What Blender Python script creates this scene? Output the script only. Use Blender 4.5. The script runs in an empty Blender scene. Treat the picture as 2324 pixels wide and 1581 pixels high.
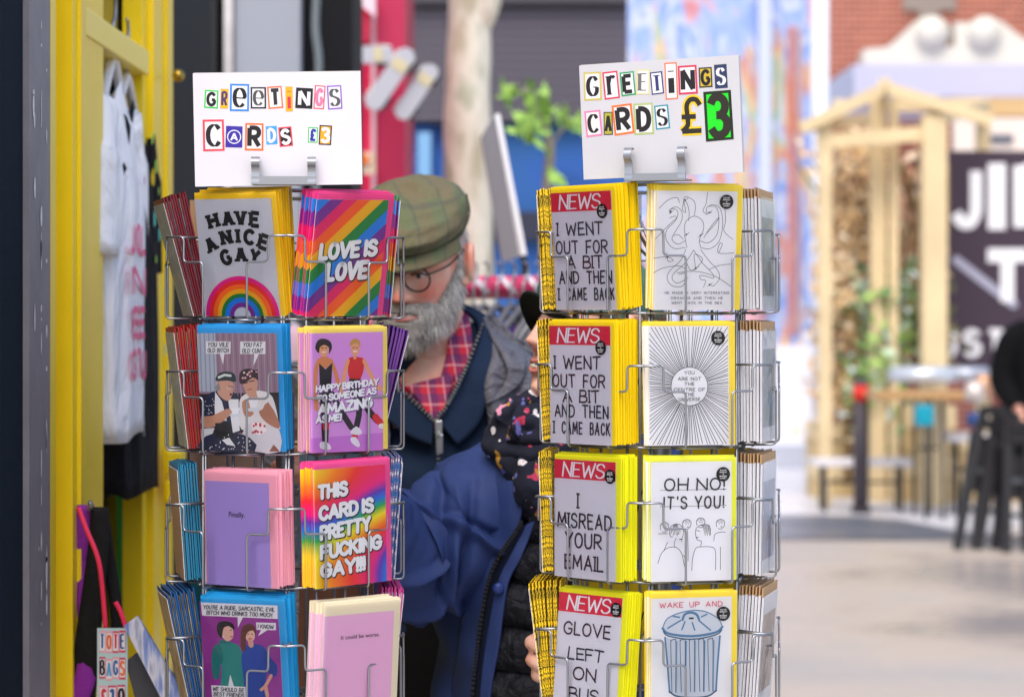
import bpy, math, random
from mathutils import Vector, Matrix, noise
C = bpy.context.scene.collection
R = math.radians
SC = bpy.context.scene
random.seed(7)
# ---------------------------------------------------------------- camera, sky, sun, exposure
EYE = 1.5; F = 2324 * 85 / 36.0; YH = 705.0
cam_d = bpy.data.cameras.new('camera'); cam = bpy.data.objects.new('camera', cam_d); C.objects.link(cam)
cam.location = (0, 0, EYE); cam.rotation_euler = (R(90), 0, 0)
cam_d.lens = 85; cam_d.sensor_width = 36; cam_d.shift_y = -(790.5 - YH) / 2324.0
cam_d.clip_start = 0.1; cam_d.clip_end = 400
cam_d.dof.use_dof = True; cam_d.dof.focus_distance = 3.0; cam_d.dof.aperture_fstop = 5.4
SC.camera = cam
w = bpy.data.worlds.new("World"); SC.world = w; w.use_nodes = True
SUN_EL, SUN_ROT = 54, 191
nt = w.node_tree; sky = nt.nodes.new('ShaderNodeTexSky'); sky.sky_type = 'NISHITA'; sky.sun_disc = False
sky.sun_elevation = R(SUN_EL); sky.sun_rotation = R(SUN_ROT); sky.air_density = 1.0; sky.dust_density = 3.0; sky.ozone_density = 0.6
nt.links.new(sky.outputs[0], nt.nodes['Background'].inputs[0]); nt.nodes['Background'].inputs[1].default_value = 0.15
sd = bpy.data.lights.new('sun', 'SUN'); so = bpy.data.objects.new('sun', sd); C.objects.link(so)
sd.energy = 0.95; sd.angle = R(40); sd.color = (1.0, 0.95, 0.88)
az = R(SUN_ROT)   # measured clockwise from +Y
sdir = Vector((math.sin(az) * math.cos(R(SUN_EL)), math.cos(az) * math.cos(R(SUN_EL)), math.sin(R(SUN_EL))))
so.rotation_euler = sdir.to_track_quat('Z', 'Y').to_euler(); so.location = (2, -3, 8)
SC.view_settings.view_transform = 'Standard'; SC.view_settings.look = 'None'
SC.view_settings.exposure = 0.82; SC.view_settings.gamma = 1.0
SC.render.engine = 'CYCLES'
SC.cycles.use_denoising = True; SC.cycles.max_bounces = 8; SC.cycles.transparent_max_bounces = 24
SC.cycles.sample_clamp_indirect = 4.0

# ---------------------------------------------------------------- helpers
def P(px, py, Y):
    """a point of the 2324 px wide photograph at distance Y"""
    return Vector(((px - 1162) / F * Y, Y, EYE + (YH - py) / F * Y))
def lin(h):
    h = h.lstrip('#'); v = [int(h[i:i+2], 16) / 255 for i in (0, 2, 4)]
    return tuple((c / 12.92 if c <= .04045 else ((c + .055) / 1.055) ** 2.4) for c in v) + (1,)
_M = {}
def bsdf(m): return m.node_tree.nodes['Principled BSDF']
def mat(h, rough=.55, metal=0, spec=.4, bump=0, bscale=200, var=0, vscale=8, name=None):
    key = (h, rough, metal, spec, bump, bscale, var, vscale)
    if key in _M: return _M[key]
    m = bpy.data.materials.new(name or 'paint_' + h.strip('#')); m.use_nodes = True
    b = bsdf(m); b.inputs['Base Color'].default_value = lin(h); b.inputs['Roughness'].default_value = rough
    b.inputs['Metallic'].default_value = metal; b.inputs['Specular IOR Level'].default_value = spec
    n, l = m.node_tree.nodes, m.node_tree.links
    if bump or var: tc = n.new('ShaderNodeTexCoord')
    if bump:
        t = n.new('ShaderNodeTexNoise'); t.inputs['Scale'].default_value = bscale; t.inputs['Detail'].default_value = 4
        l.new(tc.outputs['Object'], t.inputs['Vector']); bp = n.new('ShaderNodeBump'); bp.inputs['Strength'].default_value = bump
        bp.inputs['Distance'].default_value = .01; l.new(t.outputs[0], bp.inputs['Height']); l.new(bp.outputs[0], b.inputs['Normal'])
    if var:
        t = n.new('ShaderNodeTexNoise'); t.inputs['Scale'].default_value = vscale; t.inputs['Detail'].default_value = 6
        l.new(tc.outputs['Object'], t.inputs['Vector']); mr = n.new('ShaderNodeMapRange')
        mr.inputs[1].default_value = .3; mr.inputs[2].default_value = .7; mr.inputs[3].default_value = 1 - var; mr.inputs[4].default_value = 1 + var
        l.new(t.outputs[0], mr.inputs[0]); mx = n.new('ShaderNodeMix'); mx.data_type = 'RGBA'; mx.blend_type = 'MULTIPLY'; mx.inputs[0].default_value = 1
        mx.inputs[6].default_value = lin(h); l.new(mr.outputs[0], mx.inputs[7]); l.new(mx.outputs[2], b.inputs['Base Color'])
    _M[key] = m; return m
class NT:
    """tiny node-tree writer"""
    def __init__(s, name, rough=.6):
        s.m = bpy.data.materials.new(name); s.m.use_nodes = True; s.n = s.m.node_tree.nodes; s.l = s.m.node_tree.links
        s.b = bsdf(s.m); s.b.inputs['Roughness'].default_value = rough; s.b.inputs['Specular IOR Level'].default_value = .35
        s.tc = s.n.new('ShaderNodeTexCoord')
    def node(s, t, ins=None, **kw):
        n = s.n.new('ShaderNode' + t)
        for k, v in kw.items(): setattr(n, k, v)
        for k, v in (ins or {}).items():
            if hasattr(v, 'is_output'): s.l.new(v, n.inputs[k])
            else: n.inputs[k].default_value = v
        return n
    def math(s, op, a, b=0.0, c=None):
        ins = {0: a, 1: b}
        if c is not None: ins[2] = c
        return s.node('Math', ins, operation=op).outputs[0]
    def mix(s, f, a, b, mode='MIX'):
        n = s.node('Mix', {0: f, 6: a, 7: b}, data_type='RGBA', blend_type=mode); return n.outputs[2]
    def ramp(s, f, stops, interp='LINEAR'):
        n = s.node('ValToRGB', {0: f}); e = n.color_ramp.elements; n.color_ramp.interpolation = interp
        e[0].position = stops[0][0]; e[0].color = lin(stops[0][1])
        e[1].position = stops[-1][0]; e[1].color = lin(stops[-1][1])
        for p, c in stops[1:-1]:
            k = e.new(p); k.color = lin(c)
        return n.outputs[0]
    def mapping(s, scale, src='Object', rot=(0, 0, 0)):
        return s.node('Mapping', {0: s.tc.outputs[src], 'Scale': scale, 'Rotation': rot}).outputs[0]
    def color(s, c): s.l.new(c, s.b.inputs['Base Color'])
    def bump(s, h, st=.3, d=.01):
        n = s.node('Bump', {'Height': h, 'Strength': st, 'Distance': d}); s.l.new(n.outputs[0], s.b.inputs['Normal'])
def tag(o, label=None, cat=None, group=None, kind=None):
    if label: o['label'] = label
    if cat: o['category'] = cat
    if group: o['group'] = group
    if kind: o['kind'] = kind
    return o
def empty(name, loc, label, cat, group=None, rz=0):
    o = bpy.data.objects.new(name, None); C.objects.link(o); o.location = loc; o.rotation_euler = (0, 0, rz); o.empty_display_size = .05
    return tag(o, label, cat, group)
class MB:
    def __init__(s): s.v = []; s.f = []; s.mi = []; s.ms = []; s.sm = []
    def slot(s, m):
        if m not in s.ms: s.ms.append(m)
        return s.ms.index(m)
    def add(s, vs, fs, m, smooth=False):
        o = len(s.v); s.v += [tuple(v) for v in vs]; k = s.slot(m)
        for f in fs: s.f.append([i + o for i in f]); s.mi.append(k); s.sm.append(smooth)
        return s
    def box(s, a, b, m):
        x0, y0, z0 = [min(a[i], b[i]) for i in range(3)]; x1, y1, z1 = [max(a[i], b[i]) for i in range(3)]
        vs = [(x0,y0,z0),(x1,y0,z0),(x1,y1,z0),(x0,y1,z0),(x0,y0,z1),(x1,y0,z1),(x1,y1,z1),(x0,y1,z1)]
        return s.add(vs, [(0,3,2,1),(4,5,6,7),(0,1,5,4),(1,2,6,5),(2,3,7,6),(3,0,4,7)], m)
    def bar(s, a, b, wd, th, m, up=(0, 0, 1)):
        """box along a-b, wd across, th thick"""
        a = Vector(a); b = Vector(b); t = (b - a).normalized(); u = Vector(up)
        if abs(t.dot(u)) > .95: u = Vector((0, 1, 0))
        n = t.cross(u).normalized(); u = n.cross(t)
        vs = [p + n * (i * wd / 2) + u * (j * th / 2) for p in (a, b) for i, j in ((-1,-1),(1,-1),(1,1),(-1,1))]
        return s.add(vs, [(0,1,2,3),(7,6,5,4),(0,4,5,1),(1,5,6,2),(2,6,7,3),(3,7,4,0)], m)
    def tube(s, pts, r, m, n=8, cap=True, closed=False, smooth=True):
        pts = [Vector(p) for p in pts]; N = len(pts); rs = r if isinstance(r, (list, tuple)) else [r] * N
        up = None; vs = []
        for i, p in enumerate(pts):
            if closed: t = pts[(i + 1) % N] - pts[i - 1]
            else: t = pts[min(i + 1, N - 1)] - pts[max(i - 1, 0)]
            t = t.normalized() if t.length > 1e-9 else Vector((0, 0, 1))
            if up is None:
                up = Vector((0, 0, 1)) if abs(t.z) < .9 else Vector((1, 0, 0))
            up = (up - t * up.dot(t))
            up = up.normalized() if up.length > 1e-6 else t.orthogonal().normalized()
            bi = t.cross(up)
            rr = rs[i]; ra, rb = rr if isinstance(rr, (list, tuple)) else (rr, rr)
            for k in range(n):
                a = 2 * math.pi * k / n; vs.append(p + bi * (math.cos(a) * ra) + up * (math.sin(a) * rb))
        fs = []
        for i in range(N if closed else N - 1):
            j = (i + 1) % N
            for k in range(n): fs.append((i*n+k, i*n+(k+1) % n, j*n+(k+1) % n, j*n+k))
        if cap and not closed: fs += [tuple(range(n))[::-1], tuple((N-1)*n + k for k in range(n))]
        return s.add(vs, fs, m, smooth)
    def grid(s, rows, m, closed=False, smooth=True, cap=False):
        nr = len(rows); nc = len(rows[0]); vs = [v for r in rows for v in r]; fs = []
        for i in range(nr - 1):
            for k in range(nc if closed else nc - 1):
                k2 = (k + 1) % nc; fs.append((i*nc+k, i*nc+k2, (i+1)*nc+k2, (i+1)*nc+k))
        if cap: fs += [tuple(range(nc))[::-1], tuple((nr-1)*nc + k for k in range(nc))]
        return s.add(vs, fs, m, smooth)
    def ball(s, c, r, m, nu=16, nv=10):
        rx, ry, rz = r if isinstance(r, (tuple, list)) else (r, r, r)
        rows = []
        for i in range(nv + 1):
            th = math.pi * i / nv; th = min(max(th, .02), math.pi - .02)
            rows.append([(c[0] + rx*math.sin(th)*math.cos(2*math.pi*k/nu), c[1] + ry*math.sin(th)*math.sin(2*math.pi*k/nu), c[2] - rz*math.cos(th)) for k in range(nu)])
        return s.grid(rows, m, closed=True, cap=True)
    def prism(s, pts, off, m):
        """pts: 3-D outline; extruded by the vector off"""
        n = len(pts); off = Vector(off); vs = [Vector(p) for p in pts] + [Vector(p) + off for p in pts]
        return s.add(vs, [tuple(range(n)), tuple(range(n, 2*n))[::-1]] + [(i, i+n, (i+1) % n + n, (i+1) % n) for i in range(n)], m)
    def build(s, name, parent=None, mods=None):
        me = bpy.data.meshes.new(name); me.from_pydata(s.v, [], s.f)
        for m in s.ms: me.materials.append(m)
        me.polygons.foreach_set('material_index', s.mi); me.polygons.foreach_set('use_smooth', s.sm); me.update()
        o = bpy.data.objects.new(name, me); C.objects.link(o)
        if parent: o.parent = parent
        return o
def bevel(o, wd=.004, seg=2):
    m = o.modifiers.new('bevel', 'BEVEL'); m.width = wd; m.segments = seg; m.limit_method = 'ANGLE'; return o
def fillet(pts, r, n=4):
    pts = [Vector(p) for p in pts]; out = [pts[0]]
    for i in range(1, len(pts) - 1):
        a, b, c = pts[i-1], pts[i], pts[i+1]; d1 = a - b; d2 = c - b
        rr = min(r, d1.length * .48, d2.length * .48); p = b + d1.normalized() * rr; q = b + d2.normalized() * rr
        for k in range(n + 1):
            t = k / n; out.append(p * (1-t)**2 + b * (2*t*(1-t)) + q * t*t)
    return out + [pts[-1]]
def smooth_path(pts, n=6, closed=False):
    """Catmull-Rom"""
    N = len(pts); out = []; D = len(pts[0])
    for i in range(N if closed else N - 1):
        if closed: p = [pts[(i + k) % N] for k in (-1, 0, 1, 2)]
        else: p = [pts[max(i-1, 0)], pts[i], pts[i+1], pts[min(i+2, N-1)]]
        for k in range(n):
            t = k / n
            out.append(tuple(.5*((2*p[1][d]) + (-p[0][d]+p[2][d])*t + (2*p[0][d]-5*p[1][d]+4*p[2][d]-p[3][d])*t*t + (-p[0][d]+3*p[1][d]-3*p[2][d]+p[3][d])*t**3) for d in range(D)))
    if not closed: out.append(tuple(pts[-1]))
    return out
# ---------------------------------------------------------------- stroke lettering
def _g(w, *st): return (w, st)
_arcO = '~.31,1 .1,.88 0,.5 .1,.12 .31,0 .52,.12 .62,.5 .52,.88 .31,1'
GL = {
 'A': _g(.68, '0,0 .34,1', '.34,1 .68,0', '.12,.34 .56,.34'), 'B': _g(.58, '0,0 0,1', '~0,1 .35,1 .5,.88 .5,.66 .35,.54 0,.52', '~0,.52 .4,.5 .58,.38 .58,.14 .4,0 0,0'),
 'C': _g(.6, '~.6,.8 .45,.97 .26,.98 .06,.8 0,.5 .06,.2 .26,.02 .45,.03 .6,.2'), 'D': _g(.62, '0,0 0,1', '~0,1 .3,.98 .54,.82 .62,.5 .54,.18 .3,.02 0,0'),
 'E': _g(.5, '0,0 0,1', '0,1 .5,1', '0,0 .5,0', '0,.52 .42,.52'), 'F': _g(.5, '0,0 0,1', '0,1 .5,1', '0,.52 .42,.52'),
 'G': _g(.64, '~.6,.8 .45,.97 .26,.98 .06,.8 0,.5 .06,.2 .26,.02 .46,.04 .6,.2 .62,.44', '.36,.45 .66,.45'), 'H': _g(.58, '0,0 0,1', '.58,0 .58,1', '0,.52 .58,.52'),
 'I': _g(.04, '.02,0 .02,1'), 'J': _g(.45, '~.45,1 .45,.5 .44,.22 .32,.03 .14,.03 0,.2'), 'K': _g(.56, '0,0 0,1', '.53,1 0,.42', '.18,.6 .56,0'),
 'L': _g(.46, '0,1 0,0', '0,0 .46,0'), 'M': _g(.8, '0,0 .07,1', '.07,1 .4,.25', '.4,.25 .73,1', '.73,1 .8,0'), 'N': _g(.58, '0,0 0,1', '0,1 .58,0', '.58,0 .58,1'),
 'O': _g(.62, _arcO), 'P': _g(.55, '0,0 0,1', '~0,1 .35,1 .55,.88 .55,.62 .35,.48 0,.46'), 'R': _g(.58, '0,0 0,1', '~0,1 .35,1 .54,.88 .54,.64 .35,.5 0,.48', '.26,.48 .58,0'),
 'S': _g(.55, '~.52,.82 .38,.98 .16,.98 .02,.82 .06,.62 .28,.52 .5,.4 .55,.2 .4,.02 .16,.0 0,.16'), 'T': _g(.6, '.3,0 .3,1', '0,1 .6,1'),
 'U': _g(.58, '~0,1 0,.6 .02,.25 .12,.04 .29,0 .46,.04 .56,.25 .58,.6 .58,1'), 'V': _g(.64, '0,1 .32,0', '.32,0 .64,1'), 'W': _g(.86, '0,1 .2,0', '.2,0 .43,.8', '.43,.8 .66,0', '.66,0 .86,1'),
 'X': _g(.6, '0,0 .6,1', '0,1 .6,0'), 'Y': _g(.6, '0,1 .3,.48', '.6,1 .3,.48', '.3,.48 .3,0'), 'Z': _g(.57, '0,1 .55,1', '.55,1 0,0', '0,0 .57,0'),
 '0': _g(.62, _arcO), '1': _g(.3, '.2,0 .2,1', '.2,1 0,.8'), '3': _g(.56, '~.02,.82 .15,.98 .38,.98 .52,.84 .5,.64 .36,.53 .2,.52', '~.2,.52 .4,.5 .56,.36 .54,.14 .4,.02 .16,.01 0,.18'),
 '£': _g(.62, '~.6,.8 .48,.97 .3,.97 .19,.8 .2,.5 .2,.2 .02,.02', '.02,.02 .62,.02', '.02,.46 .46,.46'), '!': _g(.04, '.02,1 .02,.3', '.02,.0 .02,.05'), "'": _g(.06, '.03,1 .03,.8'),
 '.': _g(.05, '.02,0 .02,.04'), ',': _g(.08, '.05,.04 0,-.14'), '-': _g(.35, '0,.45 .35,.45'), '&': _g(.6, '~.6,0 .2,.6 .1,.85 .25,1 .4,.85 .3,.6 .05,.3 .15,.02 .4,.05 .6,.4'),
 'e': _g(.56, '~.02,.5 .54,.5 .5,.85 .28,1 .06,.85 0,.5 .08,.14 .3,.0 .52,.16'), 'c': _g(.52, '~.5,.78 .38,.98 .2,.98 .04,.78 0,.5 .06,.16 .26,.0 .5,.18'),
 'r': _g(.5, '.1,0 .1,1', '~.1,.6 .2,.88 .36,1 .48,.88'), 'i': _g(.1, '.05,0 .05,.62', '.05,.88 .05,.92'),
}
STY = {
 'hand': dict(w=.145, serif=0, con=0, slant=.02, jit=.035), 'fine': dict(w=.09, serif=0, con=0, slant=0, jit=.03), 'comic': dict(w=.16, serif=0, con=0, slant=.16, jit=.02, xs=.95),
 'news': dict(w=.17, serif=.14, con=.45, slant=.16, jit=.0), 'slab': dict(w=.33, serif=.4, con=.0, slant=0, jit=0, square=True), 'bubble': dict(w=.33, serif=0, con=0, slant=.1, jit=.02),
 'bold': dict(w=.25, serif=0, con=0, slant=0, jit=0, square=True), 'didone': dict(w=.22, serif=.24, con=.78, slant=0, jit=0, square=True), 'block': dict(w=.27, serif=0, con=0, slant=0, jit=0, square=True),
}
class Art:
    """flat print: everything lies on one sheet of card, layer upon layer of ink; mm, origin at the card's bottom centre"""
    def __init__(s, y0=-.0008): s.mb = MB(); s.y0 = y0; s.aff = None; s.k = 0
    def frame(s, TL, TR, BL, w, h):
        TL, TR, BL = Vector(TL), Vector(TR), Vector(BL); e1 = TR - TL; e2 = BL - TL; d = e1.x*e2.y - e1.y*e2.x
        def f(p):
            q = Vector(p) - TL; a = (q.x*e2.y - q.y*e2.x) / d; b = (e1.x*q.y - e1.y*q.x) / d
            return ((a - .5) * w, (1 - b) * h)
        s.aff = f; return s
    def T(s, p): return s.aff(p) if s.aff else p
    def _face(s, pts, m, layer, smooth=False):
        y = s.y0 - layer * 6e-5
        s.mb.add([(p[0]*.001, y, p[1]*.001) for p in pts], [tuple(range(len(pts)))], m)
    def poly(s, pts, c, layer=1, sm=0):
        pts = [s.T(p) for p in pts]
        if sm: pts = smooth_path(pts, sm, True)
        if sum(pts[i][0]*pts[(i+1) % len(pts)][1] - pts[(i+1) % len(pts)][0]*pts[i][1] for i in range(len(pts))) < 0: pts = pts[::-1]
        s._face(pts, c if not isinstance(c, str) else mat(c), layer); return s
    def rect(s, x0, z0, x1, z1, c, layer=1): return s.poly([(x0, z0), (x1, z0), (x1, z1), (x0, z1)], c, layer)
    def disc(s, c, r, col, layer=1, n=28, ry=None, a0=0, a1=360, raw=False):
        cx, cy = c if raw else s.T(c); ry = ry or r
        pts = [(cx + r*math.cos(R(a0 + (a1-a0)*k/n)), cy + ry*math.sin(R(a0 + (a1-a0)*k/n))) for k in range(n if a1-a0 >= 360 else n + 1)]
        s._face(pts, mat(col) if isinstance(col, str) else col, layer); return s
    def ring(s, c, r0, r1, col, layer=1, n=32, a0=0, a1=360):
        m = mat(col); y = s.y0 - layer * 6e-5; vs = []; full = a1 - a0 >= 360; N = n if full else n + 1
        for k in range(N):
            a = R(a0 + (a1 - a0)*k/n); vs += [((c[0]+q*math.cos(a))*.001, y, (c[1]+q*math.sin(a))*.001) for q in (r0, r1)]
        s.mb.add(vs, [(2*k, 2*k+1, 2*((k+1) % N)+1, 2*((k+1) % N)) for k in range(n)], m); return s
    def line(s, pts, wd, c, layer=3, sm=0, closed=False, con=0, square=False, raw=False):
        """one inked stroke, wd mm wide; con thins the level parts"""
        if not raw: pts = [s.T(p) for p in pts]
        if sm: pts = smooth_path(pts, sm, closed)
        if closed: pts = list(pts) + [pts[0]]
        q = [Vector(pts[0])]
        for p in pts[1:]:
            if (Vector(p) - q[-1]).length > 1e-4: q.append(Vector(p))
        if len(q) < 2: return s
        m = mat(c) if isinstance(c, str) else c; s.k += 1; y = s.y0 - layer * 6e-5 - (s.k % 9) * 6e-6; N = len(q); L = []; Rr = []
        for i in range(N):
            d1 = (q[i] - q[i-1]).normalized() if i else None; d2 = (q[i+1] - q[i]).normalized() if i < N-1 else None
            d = ((d1 or d2) + (d2 or d1)); d = d.normalized() if d.length > 1e-6 else (d1 or d2)
            n = Vector((-d.y, d.x)); hw = wd / 2 * (1 - con * (1 - abs(d.y)) ** 1.2 if con else 1)
            if d1 and d2: hw /= max(.6, n.dot(Vector((-d1.y, d1.x))))
            L.append(q[i] + n * hw); Rr.append(q[i] - n * hw)
        def cap(i, d, hw):
            n = Vector((-d.y, d.x)); return [q[i] + n*(hw*math.cos(a)) + d*(hw*math.sin(a)) for a in [math.pi*k/6 for k in range(1, 6)]]
        V = L + Rr; fs = [(i, N+i, N+i+1, i+1) for i in range(N-1)]
        if not square and not closed:
            o = len(V); d = (q[0]-q[1]).normalized(); c0 = cap(0, d, (L[0]-Rr[0]).length/2); V += c0; fs.append(tuple([N] + list(range(o, o+5)) + [0])[::1])
            o = len(V); d = (q[-1]-q[-2]).normalized(); c1 = cap(N-1, d, (L[-1]-Rr[-1]).length/2); V += c1; fs.append(tuple([N-1] + list(range(o, o+5)) + [2*N-1]))
        s.mb.add([(p.x*.001, y, p.y*.001) for p in V], fs, m); return s
    def glyph(s, ch, cx, cz, h, c, layer=3, style='hand', rot=0, wfit=None, bold=1, off=(0, 0)):
        """one letter centred at (cx, cz)"""
        st = STY[style]; w, sts = GL[ch]; xs = st.get('xs', 1.0)
        if wfit and w > .2: xs = wfit / (w * h)
        ca, sa = math.cos(R(rot)), math.sin(R(rot)); j = st['jit'] * h
        for k, t in enumerate(sts):
            sm = t[0] == '~'; pts = [tuple(float(q) for q in p.split(',')) for p in t.lstrip('~').split()]
            if sm: pts = smooth_path(pts, 4)
            elif j: pts = [(p[0] + random.uniform(-1, 1)*st['jit'], p[1] + random.uniform(-1, 1)*st['jit']) for p in pts]
            out = []
            for x, z in pts:
                x = (x - w/2) * h * xs + (z - .5) * h * st['slant']; z = (z - .5) * h
                out.append((cx + x*ca - z*sa + off[0], cz + x*sa + z*ca + off[1]))
            s.line(out, st['w'] * h * bold, c, layer, con=st['con'], square=st.get('square', False), raw=True)
            if st['serif'] and not sm:
                for x, z in (pts[0], pts[-1]):
                    if abs(pts[0][1] - pts[-1][1]) > .6 and (z < .05 or z > .95):
                        X = (x - w/2) * h * xs + (z - .5) * h * st['slant']; Z = (z - .5) * h; q = st['serif'] * h * .62
                        th = st['w'] * h * (.28 if st['con'] else .62); Z += (-1 if z > .5 else 1) * th * .3
                        s.line([(cx + (X+e)*ca - Z*sa + off[0], cz + (X+e)*sa + Z*ca + off[1]) for e in (-q, q)], th, c, layer, square=True, raw=True)
        return s
    def text(s, t, cx, cz, h, c, layer=3, style='hand', width=None, rot=0, gap=.22, bold=1, off=(0, 0), sp=.45, ibar=False, fat=None):
        st = STY[style]; xs = st.get('xs', 1)
        def tot(x): return sum((sp*h if ch == ' ' else GL[ch][0]*h*x + gap*h + st['w']*h*.5) for ch in t) - gap*h
        if width:
            base = tot(0); full = tot(1); xs = max(.3, (width - base) / max(full - base, 1e-6))
        x = -tot(xs) / 2
        ca, sa = math.cos(R(rot)), math.sin(R(rot))
        for ch in t:
            if ch == ' ': x += sp*h; continue
            gw = GL[ch][0]*h*xs; xc = x + gw/2 + st['w']*h*.25
            s.glyph(ch, cx + xc*ca, cz + xc*sa, h, c, layer, style, rot, wfit=gw, bold=bold, off=off)
            if ibar and ch == 'I':
                for e in (-.5, .5): s.line([(cx + xc + q*h, cz + e*h + xc*sa) for q in (-.13, .13)], st['w']*h*.8, c, layer, raw=True)
            x += gw + gap*h + st['w']*h*.5
        return s
    def font(s, t, cx, cz, h, c, layer=3):
        cu = bpy.data.curves.new('lettering', 'FONT'); cu.body = t; cu.size = h; cu.align_x = 'CENTER'; ob = bpy.data.objects.new('lettering', cu)
        C.objects.link(ob); dg = bpy.context.evaluated_depsgraph_get(); me = ob.evaluated_get(dg).to_mesh(); y = s.y0 - layer * 6e-5
        s.mb.add([((v.co.x + cx)*.001, y, (v.co.y + cz)*.001) for v in me.vertices], [tuple(p.vertices) for p in me.polygons], mat(c))
        bpy.data.objects.remove(ob); return s
    def build(s, name, parent): return s.mb.build(name, parent)
def film():
    if 'film' in _M: return _M['film']
    t = NT('clear_film', .08); m = t.m; t.n.remove(t.b)
    fr = t.node('Fresnel', {'IOR': 1.3}); tr = t.node('BsdfTransparent', {0: (.985, .985, .99, 1)}); gl = t.node('BsdfGlossy', {'Roughness': .12, 0: (1, 1, 1, 1)})
    tx = t.node('TexNoise', {'Scale': 14.0, 'Detail': 2.0}); t.l.new(t.tc.outputs['Object'], tx.inputs['Vector'])
    bp = t.node('Bump', {'Height': tx.outputs[0], 'Strength': .35, 'Distance': .01}); t.l.new(bp.outputs[0], gl.inputs['Normal'])
    mx = t.node('MixShader', {0: fr.outputs[0]}); t.l.new(tr.outputs[0], mx.inputs[1]); t.l.new(gl.outputs[0], mx.inputs[2])
    t.l.new(mx.outputs[0], t.n['Material Output'].inputs[0]); _M['film'] = m; return m
# ---------------------------------------------------------------- the two card racks
STEEL = mat('#9a9da4', .34, .85, .5)
DSTEEL = mat('#8d9096', .36, .8, .5)
class Rack: pass
def make_rack(name, cxpx, facets, tiers, label, yc=3.135):
    r = Rack(); r.cx = (cxpx - 1162) / F * yc; r.yc = yc; r.facets = facets
    r.tz = [EYE + (YH - t) / F * 3.0 for t in tiers]
    root = empty(name, (r.cx, yc, 0), label, 'card rack', 'wire card racks'); r.root = root
    def loc(th, u, wv, z):      # facet coordinates to the rack's own space
        return Vector((math.sin(R(th))*wv + math.cos(R(th))*u, -math.cos(R(th))*wv + math.sin(R(th))*u, z))
    r.loc = loc
    top = r.tz[0] + .158
    for th in facets:
        for u in (-.056, -.016, .026, .06):
            m = MB(); m.tube([loc(th, u, .104, .16), loc(th, u, .104, top)], .0022, DSTEEL, 6); m.build('upright_rod', root)
    m = MB(); m.tube([(0, 0, .02), (0, 0, r.tz[0] - .1)], .012, DSTEEL, 12); m.build('centre_pole', root)
    m = MB()
    for k in range(4):
        a = R(90*k + 45); m.bar((0, 0, .03), (.28*math.cos(a), .28*math.sin(a), .012), .03, .018, DSTEEL)
    m.build('base_foot', root)
    for zz in (top, .16):
        m = MB(); m.tube([loc(th, u, .104, zz) for th in sorted(facets) for u in (-.06, .06)], .0026, STEEL, 8, closed=True)
        for th in facets: m.tube([loc(th, 0, .104, zz), loc(th, 0, .004, zz - (.1 if zz > 1 else 0))], .0022, STEEL, 6)
        m.build('rod_ring', root)
    for z in r.tz:
        for th in facets:
            m = MB(); IR = .149; uc = .086
            for sgn in (-1, 1):
                p = [(sgn*uc, IR, z+.1), (sgn*.0605, IR+.0005, z+.1), (sgn*.0605, IR+.001, z+.068), (sgn*.0315, IR+.003, z+.068), (sgn*.0315, IR+.003, z-.002), (sgn*.0315, .104, z-.003)]
                m.tube(fillet([loc(th, *q) for q in p], .006), .0015, STEEL, 7)
            m.tube([loc(th, -.0315, .122, z-.004), loc(th, .0315, .122, z-.004)], .0016, STEEL, 6)
            m.tube([loc(th, -.065, .108, z-.003), loc(th, .065, .108, z-.003)], .0016, STEEL, 6)
            for sgn in (-1, 1): m.tube([loc(th, sgn*uc, IR, z+.1), loc(th, sgn*.05, .104, z+.1)], .0015, STEEL, 6)
            m.build('wire_pocket', root)
    return r
RL = make_rack('card_rack', 647, [36, -24, 96, -84, 156, -144], [719, 1027, 1333, 1640], 'wire card spinner on the left full of colourful rainbow and joke cards')
RR = make_rack('card_rack', 1498, [20, -40, 80, -100, 140, -160], [705, 1012, 1320, 1628], 'wire card spinner on the right full of yellow and white drawn cards')
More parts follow.
